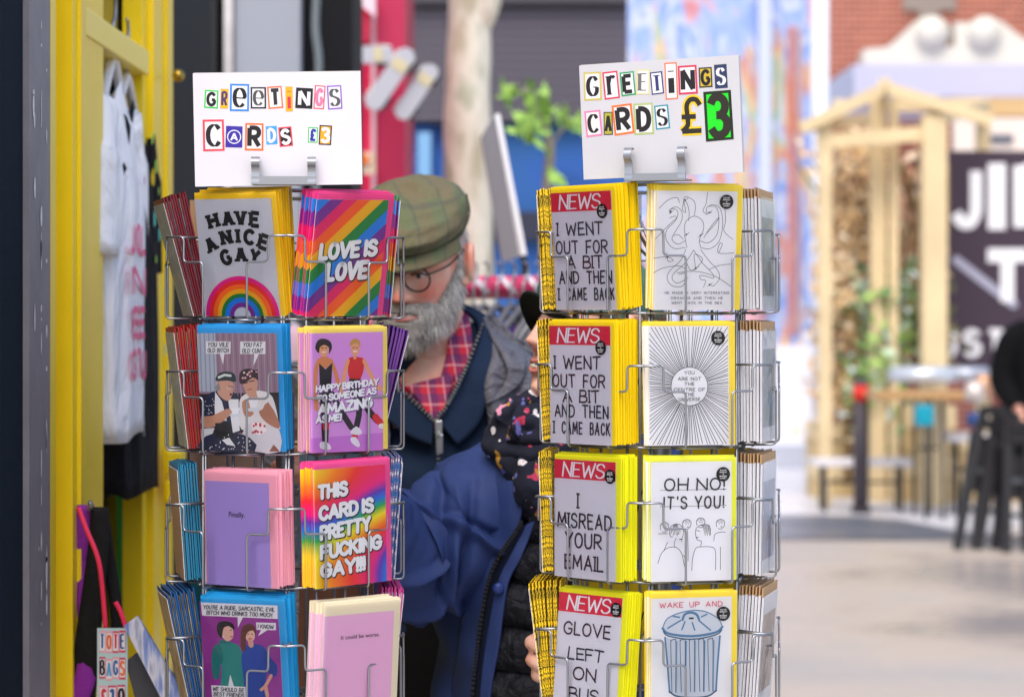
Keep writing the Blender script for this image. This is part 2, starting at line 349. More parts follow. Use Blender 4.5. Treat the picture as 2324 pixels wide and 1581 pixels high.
# ---------------------------------------------------------------- greeting cards
WH = '#ececf2'
def block(cover, env, w, h, ew, eh, ex, ez, header=None, edge=None):
    m = MB(); e = edge or cover
    m.box((-w*.0005, -.0008, 0), (w*.0005, 0, h*.001), e)
    m.add([(-w*.0005, -.00085, 0), (w*.0005, -.00085, 0), (w*.0005, -.00085, h*.001), (-w*.0005, -.00085, h*.001)], [(0, 1, 2, 3)], cover)
    m.box(((ex-ew/2)*.001, .0003, ez*.001), ((ex+ew/2)*.001, .0021, (ez+eh)*.001), env)
    if header: m.box((-w*.0005, .0004, h*.001), (w*.0005, .0022, (h + 12)*.001), mat(header, .6))
    return m
def stack(rk, fac, tier, label, short, n, dw, cover, env, art=None, words=None, px=None, w=105, h=148, ew=113, eh=154, ex=3, ez=0, wv=.116, dyaw=0, lean=0, roll=0, du=0, fan=0, sticker=None, sleeve=True, dz=0, u=0, free=False, header=None):
    wv = wv if free else min(wv + .03,   .1455 - .1*math.tan(R(max(lean, 0))) - .052*math.sin(R(abs(dyaw)))); th = rk.facets[fac]; yaw = th + dyaw; z = rk.tz[tier] + .001 + dz
    p = Vector((rk.cx, rk.yc, 0)) + rk.loc(th, u, wv, z)
    if px is not None: p.x = (px - 1162) / F * p.y
    cm = cover if not isinstance(cover, str) else mat(cover, .5); em = env if not isinstance(env, str) else mat(env, .55)
    root = empty('greeting_card', p, label, 'greeting card', 'cards in the wire racks'); root.rotation_mode = 'YXZ'
    root.rotation_euler = (R(lean), R(roll), R(yaw))
    m = MB(); m.box((-w*.0005, -.0008, 0), (w*.0005, 0, h*.001), mat('#e8e6e8'))
    m.add([(-w*.0005, -.00082, 0), (w*.0005, -.00082, 0), (w*.0005, -.00082, h*.001), (-w*.0005, -.00082, h*.001)], [(0, 1, 2, 3)], cm)
    m.build('cover', root)
    m = MB(); m.box(((ex-ew/2)*.001, .0003, ez*.001), ((ex+ew/2)*.001, .0015, (ez+eh)*.001), em); m.build('envelope', root)
    if header: m = MB(); m.box((-w*.0005, .0004, h*.001), (w*.0005, .0022, (h + 12)*.001), mat(header, .6)); m.build('brown_strip', root)
    if art:
        a = Art(-.00084); art(a); a.build('printed_picture', root)
    if words:
        a = Art(-.0015); words(a); a.build('lettering', root)
    if sticker:
        a = Art(-.0021); sx, sz = sticker; a.disc((sx, sz), 9, '#0c0c10', 1, raw=True)
        for k, t in enumerate(('DAVID', 'SHRIGLEY', 'X', 'BRAINBOX', 'CANDY')): a.text(t, sx, sz + 5 - k*2.5, 1.5, '#f2f2f2', 2, 'bold', width=min(9.5, 1.6*len(t)))
        a.build('sticker', root)
    if sleeve:
        m = MB(); x0 = ((ex-ew/2) - 1.5)*.001; x1 = ((ex+ew/2) + 1.5)*.001; z1 = (eh + 3)*.001
        m.add([(x0, -.003, -.0005), (x1, -.003, -.0005), (x1, -.0027, z1), (x0, -.0027, z1)], [(0, 1, 2, 3)], film()); m.build('clear_sleeve', root)
    proto = None
    Mr = Matrix.Rotation(R(yaw), 3, 'Z') @ Matrix.Rotation(R(lean), 3, 'X')
    for i in range(1, n + 1):
        if proto is None: o = proto = block(cm, em, w, h, ew, eh, ex, ez, header).build('greeting_card')
        else: o = proto.copy(); C.objects.link(o)
        tag(o, short, 'greeting card', 'cards in the wire racks'); o.rotation_mode = 'YXZ'
        j = random.uniform
        o.rotation_euler = (R(lean - fan*i + j(-.35, .35)), R(roll + j(-.8, .8)), R(yaw + j(-.5, .5)))
        o.location = p + Mr @ Vector((du*i*.001 + j(-.0012, .0012), dw*i*.001 + j(-.0004, .0004), j(0, .0026)))
    return root
RB6 = ['#e8186c', '#f8641c', '#f4b800', '#0e8a3c', '#1484e4', '#7c2c98']
def stripes_mat():
    t = NT('rainbow_stripes', .4); x = t.node('SeparateXYZ', {0: t.tc.outputs['Object']})
    v = t.math('SUBTRACT', x.outputs[2], t.math('MULTIPLY', x.outputs[0], .92)); v = t.math('ADD', v, .006)
    v = t.math('FRACT', t.math('DIVIDE', t.math('ADD', v, .5), .108))
    t.color(t.ramp(v, [(0, '#e8186c'), (.1667, '#7c2c98'), (.333, '#1484e4'), (.5, '#0e8a3c'), (.667, '#f4b800'), (.834, '#f8641c')], 'CONSTANT')); return t.m
def psyche_mat():
    t = NT('swirling_rainbow', .4); x = t.node('SeparateXYZ', {0: t.tc.outputs['Object']})
    nz = t.node('TexNoise', {'Scale': 6.0, 'Detail': 0.0, 'Vector': t.tc.outputs['Object']})
    v = t.math('ADD', t.math('MULTIPLY', x.outputs[2], 6.4), t.math('MULTIPLY', x.outputs[0], -5.6)); v = t.math('ADD', v, t.math('MULTIPLY', nz.outputs[0], 2.4))
    t.color(t.ramp(t.math('FRACT', v), [(0, '#f01888'), (.2, '#f03028'), (.36, '#f88c10'), (.52, '#f6e410'), (.66, '#20b048'), (.8, '#1078e0'), (.9, '#6038b8'), (1, '#f01888')])); return t.m
STRIPE, PSY = stripes_mat(), psyche_mat()
def doodle_env():
    t = NT('yellow_doodled_paper', .5); v = t.mapping((45, 330, 130)); nz = t.node('TexNoise', {'Vector': v, 'Scale': 1.6, 'Detail': 2.0, 'Distortion': .6})
    t.color(t.ramp(nz.outputs[0], [(0, '#f2cc14'), (.51, '#f2cc14'), (.545, '#1c1606'), (.62, '#1c1606'), (.66, '#f2cc14')], 'LINEAR')); return t.m
DOOD = doodle_env()
# -- pictures
def have_art(a):
    for r_, c in zip((51, 46, 40.5, 34.5, 29, 24, 17.5, 11.5), ('#e0148c', '#e4242c', '#f06a18', '#e8ac08', '#0a7c34', '#1278e0', '#78288c', '#c6c8d4')):
        a.disc((.5, 0), r_, c, 1 + (52 - r_)/6, 30, a0=0, a1=180, raw=True)
def have_txt(a):
    k = '#121016'
    for ch, x, z, r_ in (('H', -29, 121, 13), ('A', -8, 123.6, 5), ('V', 9.5, 124, -2), ('E', 29, 122, -6), ('A', -35, 91, 25), ('N', -13, 100, 9), ('I', 3.5, 101.5, 0), ('C', 19, 100, -8), ('E', 38.5, 93.5, -20), ('G', -15.5, 74.8, 14), ('A', 5.5, 78, 0), ('Y', 24.5, 76, -16)):
        a.glyph(ch, x, z, 16, k, 2, 'slab', r_, wfit=11)
def bubbles(a, rows, col='#f2f2f4', out='#101014'):
    for t, x, z, h, wd, rot in rows:
        st = random.getstate(); a.text(t, x + .9, z - .9, h, out, 1, 'bubble', width=wd, rot=rot, gap=.1, bold=1.32, sp=.3); random.setstate(st)
        a.text(t, x, z, h, col, 4, 'bubble', width=wd, rot=rot, gap=.1, sp=.3)
def ladies_art(a):
    a.frame((395, 155), (1032, 155), (435, 1132), 105, 148); a.poly([(395, 155), (1032, 155), (1072, 1132), (435, 1132)], '#8f7488', .5)
    for k in range(20): x = 560 + k*25; a.line([(x, 155), (x + 22, 700)], 1.2, '#a4899b' if k % 2 else '#7f6478', 1)
    a.poly([(395, 155), (545, 155), (565, 640), (415, 640)], '#aab0c0', 1.5)
    for k in range(4): a.line([(420 + k*36, 158), (436 + k*36, 640)], 1.6, '#878fa4', 2)
    a.poly([(412, 660), (1060, 640), (1068, 960), (430, 1000)], '#231a22', 1.6)
    # woman in the spotted dress
    a.poly([(428, 800), (470, 680), (560, 630), (680, 640), (740, 700), (735, 950), (700, 1000), (640, 960), (440, 950)], '#1c2344', 2, 3)
    a.poly([(545, 640), (600, 720), (640, 880), (545, 870), (540, 760)], '#dfe0e6', 2.5); a.poly([(650, 700), (735, 700), (745, 960), (690, 980)], '#dfe0e6', 2.5)
    a.poly([(560, 560), (620, 530), (690, 560), (690, 640), (660, 710), (610, 700), (560, 640)], '#c79884', 3, 3); a.poly([(545, 600), (575, 560), (590, 620), (560, 640)], '#8c8484', 3.4)
    a.poly([(550, 550), (570, 490), (640, 470), (700, 490), (712, 555), (640, 545)], '#24343c', 3.6, 3); a.line([(575, 520), (620, 500), (670, 505)], 3, '#d4dad8', 3.8)
    a.line([(650, 590), (690, 600)], 1, '#5c4038', 3.8); a.disc((672, 660), 1.6, '#5a2020', 3.8); a.line([(640, 592), (664, 588), (670, 610), (648, 616), (640, 592)], .6, '#d8c8d0', 4)
    a.poly([(430, 850), (520, 840), (640, 780), (680, 800), (660, 840), (540, 930), (440, 935)], '#c08c74', 3, 2); a.poly([(545, 900), (660, 895), (700, 1000), (640, 1040), (550, 1020)], '#17181f', 3.2)
    a.poly([(430, 950), (540, 940), (520, 1000), (430, 1040)], '#d8d8de', 3)
    a.poly([(437, 1040), (520, 990), (700, 980), (830, 1020), (868, 1130), (437, 1130)], '#1a2040', 3.1, 2); a.poly([(600, 1040), (660, 1020), (710, 1090), (640, 1080)], '#e4e4e8', 3.6)
    for k in range(46):
        x, y = random.uniform(450, 840), random.uniform(995, 1125)
        if y > 1140 - (x - 430) * .55 or x > 620: a.disc((x, y), .75, '#e8e8f0', 4.2, 6)
    for k in range(20): a.disc((random.uniform(440, 540), random.uniform(680, 830)), .7, '#e8e8f0', 4.2, 6)
    # woman with curlers
    a.poly([(740, 760), (760, 680), (840, 635), (930, 630), (1010, 680), (1055, 860), (1050, 960), (760, 950)], '#dcdade', 2, 3)
    a.poly([(770, 560), (800, 500), (870, 500), (890, 570), (880, 640), (890, 690), (830, 690), (790, 630)], '#c29480', 3, 3)
    a.poly([(742, 560), (750, 470), (820, 445), (880, 470), (895, 540), (850, 520), (780, 570)], '#382430', 3.4, 3)
    for k in range(16): a.disc((random.uniform(755, 885), random.uniform(455, 530)), 1.5, random.choice(['#d8a8b0', '#1c1420', '#e8c8c8']), 3.8, 8)
    a.line([(770, 570), (810, 560)], 1.2, '#302028', 4); a.line([(820, 552), (862, 545)], 1.2, '#302028', 4); a.line([(810, 622), (842, 614)], .9, '#8a3038', 4)
    a.poly([(975, 720), (1060, 870), (1062, 940), (990, 910), (930, 860), (900, 800), (930, 780)], '#ad7660', 3.2, 2); a.poly([(765, 720), (810, 700), (830, 770), (860, 820), (800, 850), (770, 800)], '#b8846c', 3.2, 2)
    a.poly([(820, 705), (895, 705), (880, 770), (830, 765)], '#e6e8f0', 4); a.poly([(800, 775), (925, 765), (900, 800), (820, 800)], '#d4d8e4', 4.2)
    a.poly([(672, 775), (748, 770), (735, 825), (690, 828)], '#e6e8f0', 4); a.poly([(655, 828), (765, 815), (745, 842), (680, 848)], '#d4d8e4', 4.2)
    a.poly([(850, 880), (1000, 900), (1070, 960), (1072, 1130), (870, 1130), (760, 1000)], '#cfccd4', 3, 2); a.poly([(840, 890), (950, 885), (965, 960), (900, 1000), (845, 960)], '#ecdfe2', 3.6)
    for k in range(12): a.disc((random.uniform(850, 950), random.uniform(900, 975)), 1.6, '#b83850', 4, 8)
    a.poly([(985, 1130), (1020, 1070), (1065, 1120), (1065, 1130)], '#8a5a4c', 3.8)
    for x0, x1, tip in ((470, 670, (610, 415)), (748, 952, (855, 425))):
        a.poly([(x0, 222), (x1, 222), (x1, 325), (x0, 325)], '#dedde4', 3); a.poly([((x0+x1)/2 + 12, 322), ((x0+x1)/2 + 50, 322), tip], '#dedde4', 3.1)
def ladies_txt(a):
    a.frame((395, 155), (1032, 155), (435, 1132), 105, 148)
    for t, p in (('YOU VILE', (570, 248)), ('OLD BITCH', (570, 296)), ('YOU FAT', (850, 248)), ('OLD CUNT', (850, 298))):
        q = a.T(p); a.text(t, q[0], q[1], 4.9, '#141218', 1, 'comic', width=28 if len(t) > 7 else 25, gap=.16)
def dancers_art(a):
    a.frame((1330, 150), (1905, 125), (1335, 1120), 105, 148); a.poly([(1330, 150), (1905, 125), (1905, 1105), (1335, 1120)], '#d896dc', .5)
    a.poly([(1333, 1000), (1905, 960), (1905, 1105), (1335, 1120)], '#c878d0', .8)
    sk, sk2 = '#d88a54', '#e6a474'
    a.line([(1400, 370), (1375, 450), (1372, 620), (1380, 760)], 6, sk, 1.5, 4); a.line([(1490, 370), (1530, 470), (1555, 590)], 5.5, sk, 1.5, 4)
    a.poly([(1395, 360), (1440, 330), (1495, 360), (1500, 420), (1400, 420)], sk, 1.4, 2); a.poly([(1400, 390), (1450, 440), (1505, 385), (1495, 560), (1405, 565)], '#18141c', 2)
    a.poly([(1398, 565), (1500, 560), (1510, 640), (1480, 800), (1470, 1040), (1425, 1040), (1415, 800)], '#1c1820', 2, 2); a.poly([(1425, 880), (1480, 860), (1476, 930), (1432, 935)], '#d02830', 3)
    a.line([(1500, 640), (1560, 760), (1650, 910)], 8, '#221c26', 1.8); a.poly([(1410, 1030), (1465, 1035), (1495, 1080), (1470, 1095), (1408, 1080)], '#e6e4ea', 3.2, 2)
    a.poly([(1645, 950), (1690, 905), (1735, 945), (1720, 975), (1660, 970)], '#e6e4ea', 3.2, 2)
    a.disc((1437, 280), 6.5, sk2, 2.4, ry=8.5); a.poly([(1370, 270), (1390, 205), (1440, 190), (1490, 215), (1500, 270), (1475, 315), (1478, 265), (1440, 240), (1405, 265), (1400, 310)], '#281a1c', 2.8, 2)
    a.line([(1425, 300), (1452, 298)], 1.6, '#f0e8e8', 3); a.line([(1420, 268), (1432, 266)], 1, '#181014', 3); a.line([(1448, 266), (1460, 266)], 1, '#181014', 3)
    a.line([(1625, 370), (1600, 470), (1575, 620)], 5.5, sk2, 1.5, 4); a.line([(1755, 370), (1800, 470), (1850, 560), (1885, 600)], 5.5, sk2, 1.5, 4)
    a.poly([(1630, 350), (1680, 335), (1745, 345), (1755, 400), (1725, 520), (1640, 520), (1625, 420)], '#d42830', 2, 2); a.poly([(1635, 515), (1725, 515), (1735, 640), (1640, 650)], '#2a1c28', 2.1)
    a.line([(1660, 620), (1715, 760), (1690, 920)], 8.5, '#1c1822', 1.9, 3); a.line([(1700, 600), (1780, 760), (1860, 860)], 8.5, '#1c1822', 1.9, 3)
    a.line([(1845, 830), (1885, 880)], 9, '#d42830', 2.4); a.poly([(1870, 890), (1905, 880), (1905, 925), (1868, 920)], '#e6e4ea', 3.2); a.line([(1680, 975), (1682, 1000)], 8, '#d42830', 2.4)
    a.poly([(1645, 1000), (1690, 995), (1722, 1060), (1700, 1075), (1655, 1040)], '#e6e4ea', 3.2, 2)
    a.line([(1680, 310), (1680, 345)], 4, sk2, 2.2); a.disc((1683, 270), 6, sk2, 2.4, ry=8.5); a.poly([(1640, 250), (1650, 205), (1690, 185), (1720, 210), (1722, 260), (1700, 225), (1660, 235)], '#c89848', 2.8, 2)
    a.line([(1670, 292), (1696, 290)], 1.6, '#f4ecec', 3); a.line([(1664, 262), (1676, 260)], .9, '#302018', 3); a.line([(1690, 260), (1702, 260)], .9, '#302018', 3)
def dancers_txt(a):
    bubbles(a, [('HAPPY BIRTHDAY', 0, 82, 7, 90, 4), ('TO SOMEONE AS', -1, 70.5, 7, 86, 5), ('AMAZING', -3, 56.5, 10.5, 78, 5), ('AS ME!', -27, 42, 7.5, 36, 3)], out='#7a4a8c')
def psych_txt(a):
    bubbles(a, [('THIS', -25, 121, 15, 42, 4), ('CARD IS', -6, 96, 15, 78, 4), ('PRETTY', -8, 72, 15, 72, 5), ('FUCKING', 0, 48, 15, 88, 4), ('GAY!!!', -12, 24, 15, 64, 4)])
def pair_art(a):
    a.frame((395, 805), (1025, 800), (452, 1782), 105, 148); a.poly([(395, 805), (1025, 800), (1082, 1777), (452, 1782)], '#8c2c8c', .5)
    a.poly([(405, 800), (1022, 798), (1025, 910), (415, 912)], '#dcdae2', 2); a.poly([(703, 905), (748, 905), (706, 1000)], '#dcdae2', 2.1)
    a.poly([(852, 948), (1010, 945), (1012, 1005), (856, 1010)], '#dcdae2', 2); a.poly([(895, 1005), (950, 1003), (868, 1062)], '#dcdae2', 2.1)
    a.poly([(490, 1500), (772, 1497), (775, 1600), (498, 1602)], '#dcdae2', 5); a.poly([(630, 1500), (676, 1500), (645, 1400)], '#dcdae2', 5.1)
    T, B = '#14807c', '#14409c'
    a.poly([(555, 1130), (640, 1125), (725, 1165), (745, 1300), (760, 1500), (790, 1700), (580, 1700), (575, 1330)], T, 1.5, 3); a.poly([(560, 1150), (510, 1170), (490, 1290), (505, 1430), (550, 1440), (565, 1330), (590, 1260)], '#106c6c', 1.8, 3)
    a.poly([(560, 1110), (640, 1110), (655, 1140), (555, 1145)], '#106c6c', 2); a.poly([(572, 1040), (600, 1000), (650, 990), (668, 1030), (664, 1090), (620, 1120), (585, 1090)], '#d6a898', 2.2, 3)
    a.poly([(535, 1020), (550, 965), (610, 950), (665, 970), (678, 1020), (630, 990), (590, 1010), (575, 1090), (548, 1070)], '#140e16', 2.6, 3); a.line([(640, 1026), (655, 1022)], .9, '#20141c', 3); a.line([(645, 1080), (662, 1076)], 1.2, '#b03848', 3); a.disc((590, 1082), .9, '#e8e8ee', 3.2)
    a.poly([(770, 1150), (850, 1130), (930, 1170), (945, 1330), (930, 1480), (950, 1700), (790, 1700), (755, 1450), (735, 1250)], B, 1.6, 3); a.poly([(915, 1165), (985, 1260), (1025, 1310), (1015, 1390), (960, 1390), (945, 1300), (910, 1240)], '#123a90', 1.9, 3)
    a.line([(975, 1390), (930, 1480), (895, 1515)], 4, '#cf9a86', 2.4, 3); a.line([(930, 1480), (945, 1560)], 5, '#cf9a86', 2.4)
    a.line([(805, 1100), (812, 1140)], 7, '#cf9a86', 2); a.poly([(765, 1060), (775, 1010), (820, 995), (842, 1040), (838, 1090), (805, 1120), (775, 1095)], '#dcae9c', 2.2, 3)
    a.poly([(735, 1180), (728, 1040), (760, 975), (820, 965), (850, 1010), (848, 1070), (832, 1020), (790, 1030), (770, 1080), (772, 1180)], '#5a2c26', 2.6, 3)
    a.line([(783, 1050), (795, 1048)], .9, '#20141c', 3); a.line([(815, 1048), (827, 1050)], .9, '#20141c', 3); a.line([(795, 1088), (812, 1088)], 1.1, '#a83c48', 3)
def pair_txt(a):
    a.frame((395, 805), (1025, 800), (452, 1782), 105, 148)
    for t, p, wd in (("YOU'RE A RUDE, SARCASTIC, EVIL", (714, 835), 96), ('BITCH WHO DRINKS TOO MUCH', (718, 880), 88), ('I KNOW', (932, 978), 21), ('WE SHOULD BE', (632, 1528), 42), ('BEST FRIENDS', (638, 1572), 41)):
        q = a.T(p); a.text(t, q[0], q[1], 4.7, '#141218', 5, 'comic', width=wd, gap=.16)
def octo_art(a):
    a.frame((712, 825), (1180, 825), (735, 1530), 105, 148); k = '#2a2a30'
    def L(p, cl=False, wd=.62): a.line(p, wd, k, 1, 5, cl)
    L([(905, 1160), (890, 1100), (885, 1020), (910, 985), (945, 975), (985, 1000), (995, 1050), (975, 1110), (985, 1160)])   # head
    L([(895, 1160), (830, 1165), (785, 1120), (780, 1060), (830, 1000), (840, 950), (810, 930), (793, 950)]); L([(890, 1120), (850, 1140), (815, 1110), (835, 1060), (865, 1000), (860, 945), (825, 920), (790, 940), (800, 960)])
    L([(905, 1000), (905, 950), (890, 900), (870, 880), (885, 950), (865, 935), (870, 890)]); L([(935, 975), (940, 920), (925, 880), (880, 860), (868, 880)])
    L([(985, 1160), (1040, 1165), (1090, 1120), (1105, 1020), (1085, 930), (1040, 905), (1005, 925), (1010, 955), (1035, 950)]); L([(980, 1120), (1030, 1130), (1075, 1080), (1080, 980), (1060, 920), (1020, 915)])
    L([(900, 1170), (870, 1240), (820, 1290), (800, 1340), (830, 1385), (890, 1390), (910, 1350)]); L([(945, 1175), (900, 1250), (840, 1310), (830, 1345), (860, 1370), (900, 1355)])
    L([(985, 1170), (1040, 1240), (1090, 1290), (1105, 1340), (1075, 1385), (1045, 1375)]); L([(945, 1175), (1000, 1250), (1060, 1310), (1070, 1340), (1030, 1330), (990, 1325), (1000, 1350), (1025, 1355), (1015, 1395)])
    L([(730, 930), (780, 880), (830, 866), (845, 895)]); L([(1005, 830), (1000, 900), (985, 940), (1010, 965)]); L([(720, 1110), (790, 1030), (830, 990), (825, 975), (795, 985)])
    L([(1110, 910), (1120, 1000), (1115, 1060), (1170, 1110)]); L([(1090, 1190), (1110, 1140), (1095, 1135), (1090, 1190), (1180, 1190)]); L([(715, 1225), (790, 1215), (830, 1235), (800, 1240), (790, 1190)])
    L([(720, 1310), (780, 1280), (870, 1270), (910, 1300), (870, 1320)]); L([(905, 1240), (930, 1290), (960, 1280), (950, 1200), (1000, 1230), (960, 1290)]); L([(860, 1310), (960, 1300), (1080, 1330), (1190, 1400)]); L([(1040, 1290), (1100, 1265), (1180, 1255)])
    L([(825, 1090), (850, 1085), (880, 1110)]); L([(1000, 1100), (1040, 1030), (1080, 980), (1060, 1020), (1010, 1080)])
    for p in ((897, 1083), (980, 1087), (800, 950), (878, 880), (1022, 952), (965, 1282), (905, 1350), (1050, 1380), (797, 1215)): a.disc(p, 1.1, k, 2, 10); a.line([(p[0]-12, p[1]+10), (p[0]+16, p[1]-12)], .5, k, 2)
def octo_txt(a):
    for t, z, wd in (('HE MADE A VERY INTERESTING', 21.5, 84), ('DRAWING AND THEN HE', 15, 68), ('WENT BACK IN THE SEA', 9, 66)): a.text(t, 3, z, 2.7, '#26262c', 1, 'hand', width=wd, sp=1.1, gap=.4)
def burst_art(a):
    random.seed(3)
    for k in range(104):
        an = 2*math.pi*k/104 + random.uniform(-.016, .016); d = Vector((math.cos(an), math.sin(an))); c = Vector((0.5, 73))
        tx = min((51.5 - c.x*math.copysign(1, d.x)) / max(abs(d.x), 1e-3), ((147 - c.y) if d.y > 0 else c.y - 1) / max(abs(d.y), 1e-3))
        a.line([tuple(c + d*(24.2 + random.uniform(0, 1))), tuple(c + d*(tx - random.uniform(0, 1)))], .78, '#2b2b31', 1, raw=True)
    a.line([(.5 + 24*math.cos(R(q)), 73 + 24*math.sin(R(q))) for q in range(0, 360, 12)], .8, '#2b2b31', 1, 1, True, raw=True)
def burst_txt(a):
    for t, z, wd in (('YOU', 90, 13), ('ARE NOT', 82.5, 30), ('THE', 76, 13), ('CENTRE OF', 69, 40), ('THE', 63, 12), ('UNIVERSE', 57, 28)): a.text(t, .5, z, 3.8, '#26262c', 1, 'hand', width=wd, sp=.8, gap=.3)
def crowd_art(a):
    a.frame((972, -315), (1642, -315), (975, 650), 105, 148); k = '#303036'
    def L(p, wd=.72): a.line(p, wd, k, 1, 4)
    for z in (44, -88): a.line([(1048, z), (1598, z)], .6, '#5a5a62', 1)
    L([(1030, 500), (1060, 420), (1110, 378), (1180, 374), (1225, 420), (1245, 500), (1262, 565)]); L([(1168, 372), (1165, 340), (1180, 300)]); L([(1225, 330), (1232, 300), (1240, 270), (1238, 220), (1200, 188), (1150, 195), (1128, 230), (1130, 280), (1150, 290)])
    for q in range(8): a.line([(1190 - q*4, 192), (1215 - q*12, 255 + (q % 3)*14)], .5, k, 1)
    L([(1312, 565), (1318, 470), (1345, 385), (1400, 375), (1470, 378), (1508, 410), (1510, 565)]); L([(1385, 370), (1390, 330), (1360, 320), (1345, 290), (1345, 230), (1380, 200), (1430, 195), (1462, 220), (1465, 280)])
    for q in range(8): a.line([(1400 + q*8, 200), (1425 + q*6, 285 - (q % 3)*16)], .55, k, 1)
    for x, y in ((1270, 190), (1385, 180), (1550, 195), (1085, 210)):
        L([(x-32, y+20), (x-34, y-20), (x, y-40), (x+32, y-22), (x+30, y+15), (x+8, y+38), (x-18, y+36)]); a.line([(x+2, y+22), (x+14, y+20)], .9, k, 1); a.line([(x-12, y-4), (x-4, y-5)], .7, k, 1); a.line([(x+8, y-5), (x+16, y-5)], .7, k, 1)
        for q in range(5): a.line([(x-24+q*11, y-34), (x-28+q*12, y-14)], .5, k, 1)
    L([(1275, 240), (1280, 400), (1280, 485)]); L([(1243, 435), (1262, 490), (1268, 555)]); L([(1035, 262), (1110, 262)]); L([(1080, 400), (1110, 330)]); L([(1495, 330), (1505, 275), (1560, 258), (1590, 262)]); L([(1550, 380), (1550, 565)]); L([(1180, 268), (1205, 262)]); L([(1350, 242), (1376, 248)])
    a.line([(1208, 312), (1226, 308)], 1.1, k, 1); a.line([(1350, 298), (1364, 300)], 1.1, k, 1)
def crowd_txt(a): a.text('OH NO!', 4, 120, 14, '#2c2c32', 1, 'hand', width=79, sp=.55, gap=.28); a.text("IT'S YOU!", 3, 97.5, 14, '#2c2c32', 1, 'hand', width=79, sp=.5, gap=.24)
def bin_art(a):
    a.frame((975, 800), (1635, 795), (975, 1765), 105, 148); B, G, D = '#4c7ca4', '#b9bfca', '#3a5674'
    a.poly([(1085, 1110), (1130, 1125), (1320, 1140), (1530, 1110), (1545, 1120), (1510, 1560), (1440, 1600), (1300, 1610), (1170, 1590), (1125, 1550)], '#c4cbd6', 1, 1)
    a.poly([(1068, 1040), (1110, 960), (1250, 908), (1400, 908), (1520, 970), (1558, 1040), (1530, 1100), (1320, 1130), (1100, 1100)], '#ccd2dc', 2, 3)
    a.line([(1068, 1040), (1110, 960), (1250, 908), (1400, 908), (1520, 970), (1558, 1040)], 1.3, B, 3, 4); a.line([(1068, 1040), (1120, 1085), (1310, 1110), (1500, 1085), (1558, 1040)], 3, B, 3, 4); a.line([(1075, 1065), (1120, 1105), (1310, 1135), (1500, 1105), (1552, 1065)], 1.6, D, 3, 4)
    for p in (((1155, 945), (1205, 955)), ((1110, 1040), (1215, 980)), ((1225, 1055), (1250, 990)), ((1330, 1060), (1310, 1000)), ((1460, 1065), (1365, 985)), ((1430, 935), (1385, 955))): a.line(list(p), 1.9, B, 3)
    a.line([(1230, 975), (1250, 930), (1300, 918), (1345, 935), (1365, 975)], 3, B, 4, 4); a.line([(1288, 965), (1315, 965)], 2.4, '#26303c', 4)
    for k in range(5):
        x = 1135 + k*76; a.line([(x+12, 1560), (x, 1180), (x+6, 1140), (x+30, 1135), (x+42, 1170), (x+42, 1560)], 1.0, D, 3, 3); a.line([(x+50, 1150), (x+48, 1330), (x+46, 1560)], 1.8, B if k % 2 else '#7f9fb8', 2.5, 3)
    a.line([(1088, 1115), (1110, 1350), (1128, 1560)], 2.2, B, 3, 4); a.line([(1538, 1115), (1520, 1350), (1508, 1560)], 2.4, B, 3, 4); a.line([(1125, 1550), (1180, 1590), (1300, 1608), (1440, 1600), (1510, 1555)], 2, D, 3, 4)
def news(lines):
    def art(a):
        a.rect(-52.5, 124, 52.5, 148, '#cf2440', 1)
    def words(a):
        a.text('NEWS', -1, 136, 17, '#e4e2ea', 1, 'news', width=72, gap=.12)
        for t, x, z, h, wd in lines: a.text(t, x, z, h, random.choice(['#38283c', '#3c2430', '#2c2434']), 1, 'hand', width=wd, ibar=True, sp=.75, gap=.2)
    return art, words
N1 = news([('I WENT', -4, 102, 15, 80), ('OUT FOR', -2, 79, 15, 90), ('A BIT', 2, 60, 14.5, 62), ('AND THEN', 2, 41, 14.5, 92), ('I CAME BACK', 2, 20, 14, 97)])
N3 = news([('I', -11, 97, 17, None), ('MISREAD', 0, 72, 17, 92), ('YOUR', -2, 47.5, 17.5, 62), ('EMAIL', -1, 20, 17, 66)])
N4 = news([('GLOVE', -2, 104, 15, 78), ('LEFT', -2, 73, 14, 58), ('ON', -2, 49, 15, 38), ('BUS', -2, 23, 15, 50)])
def dull_photo(c1, c2, c3):
    t = NT('landscape_print', .5); v = t.mapping((40, 40, 14)); nz = t.node('TexNoise', {'Vector': v, 'Scale': 2.2, 'Detail': 6.0, 'Roughness': .65})
    t.color(t.ramp(nz.outputs[0], [(.3, c1), (.42, c2), (.55, c3), (.66, '#d8d8dc')])); return t.m
def photo(c1, c2, c3, z0=18, z1=118):
    m = dull_photo(c1, c2, c3)
    return lambda a: a.rect(-42, z0, 42, z1, m, 1)
BACK = 'further copy waiting behind the front card of the %s stack'
# left rack, front pockets
stack(RL, 1, 0, 'white HAVE A NICE GAY card with a rainbow arch and yellow envelope', BACK % 'HAVE A NICE GAY', 10, 3.2, '#c6c8d4', '#f2c40c', have_art, have_txt, px=551, lean=11, ew=112, ex=3.5, eh=155, dyaw=4, fan=.45)  # white cover toned grey, the shade on it put into the colour
stack(RL, 0, 0, 'rainbow striped LOVE IS LOVE card in a glossy sleeve', BACK % 'LOVE IS LOVE', 7, 3.4, STRIPE, '#f0408c', None, lambda a: bubbles(a, [('LOVE IS', 0, 85, 17.5, 84, 4), ('LOVE', 1, 58, 19, 60, 3)]), px=775, lean=12, ew=113, ex=4.6, eh=156, dyaw=0, roll=-1, du=-1.2)
stack(RL, 1, 1, 'blue edged card of two quarrelling old ladies drinking tea', BACK % 'two old ladies', 7, 3.2, '#8f7488', '#1a96dc', ladies_art, ladies_txt, px=547, lean=6, ew=113, ex=4, eh=156, dyaw=8, fan=.3)
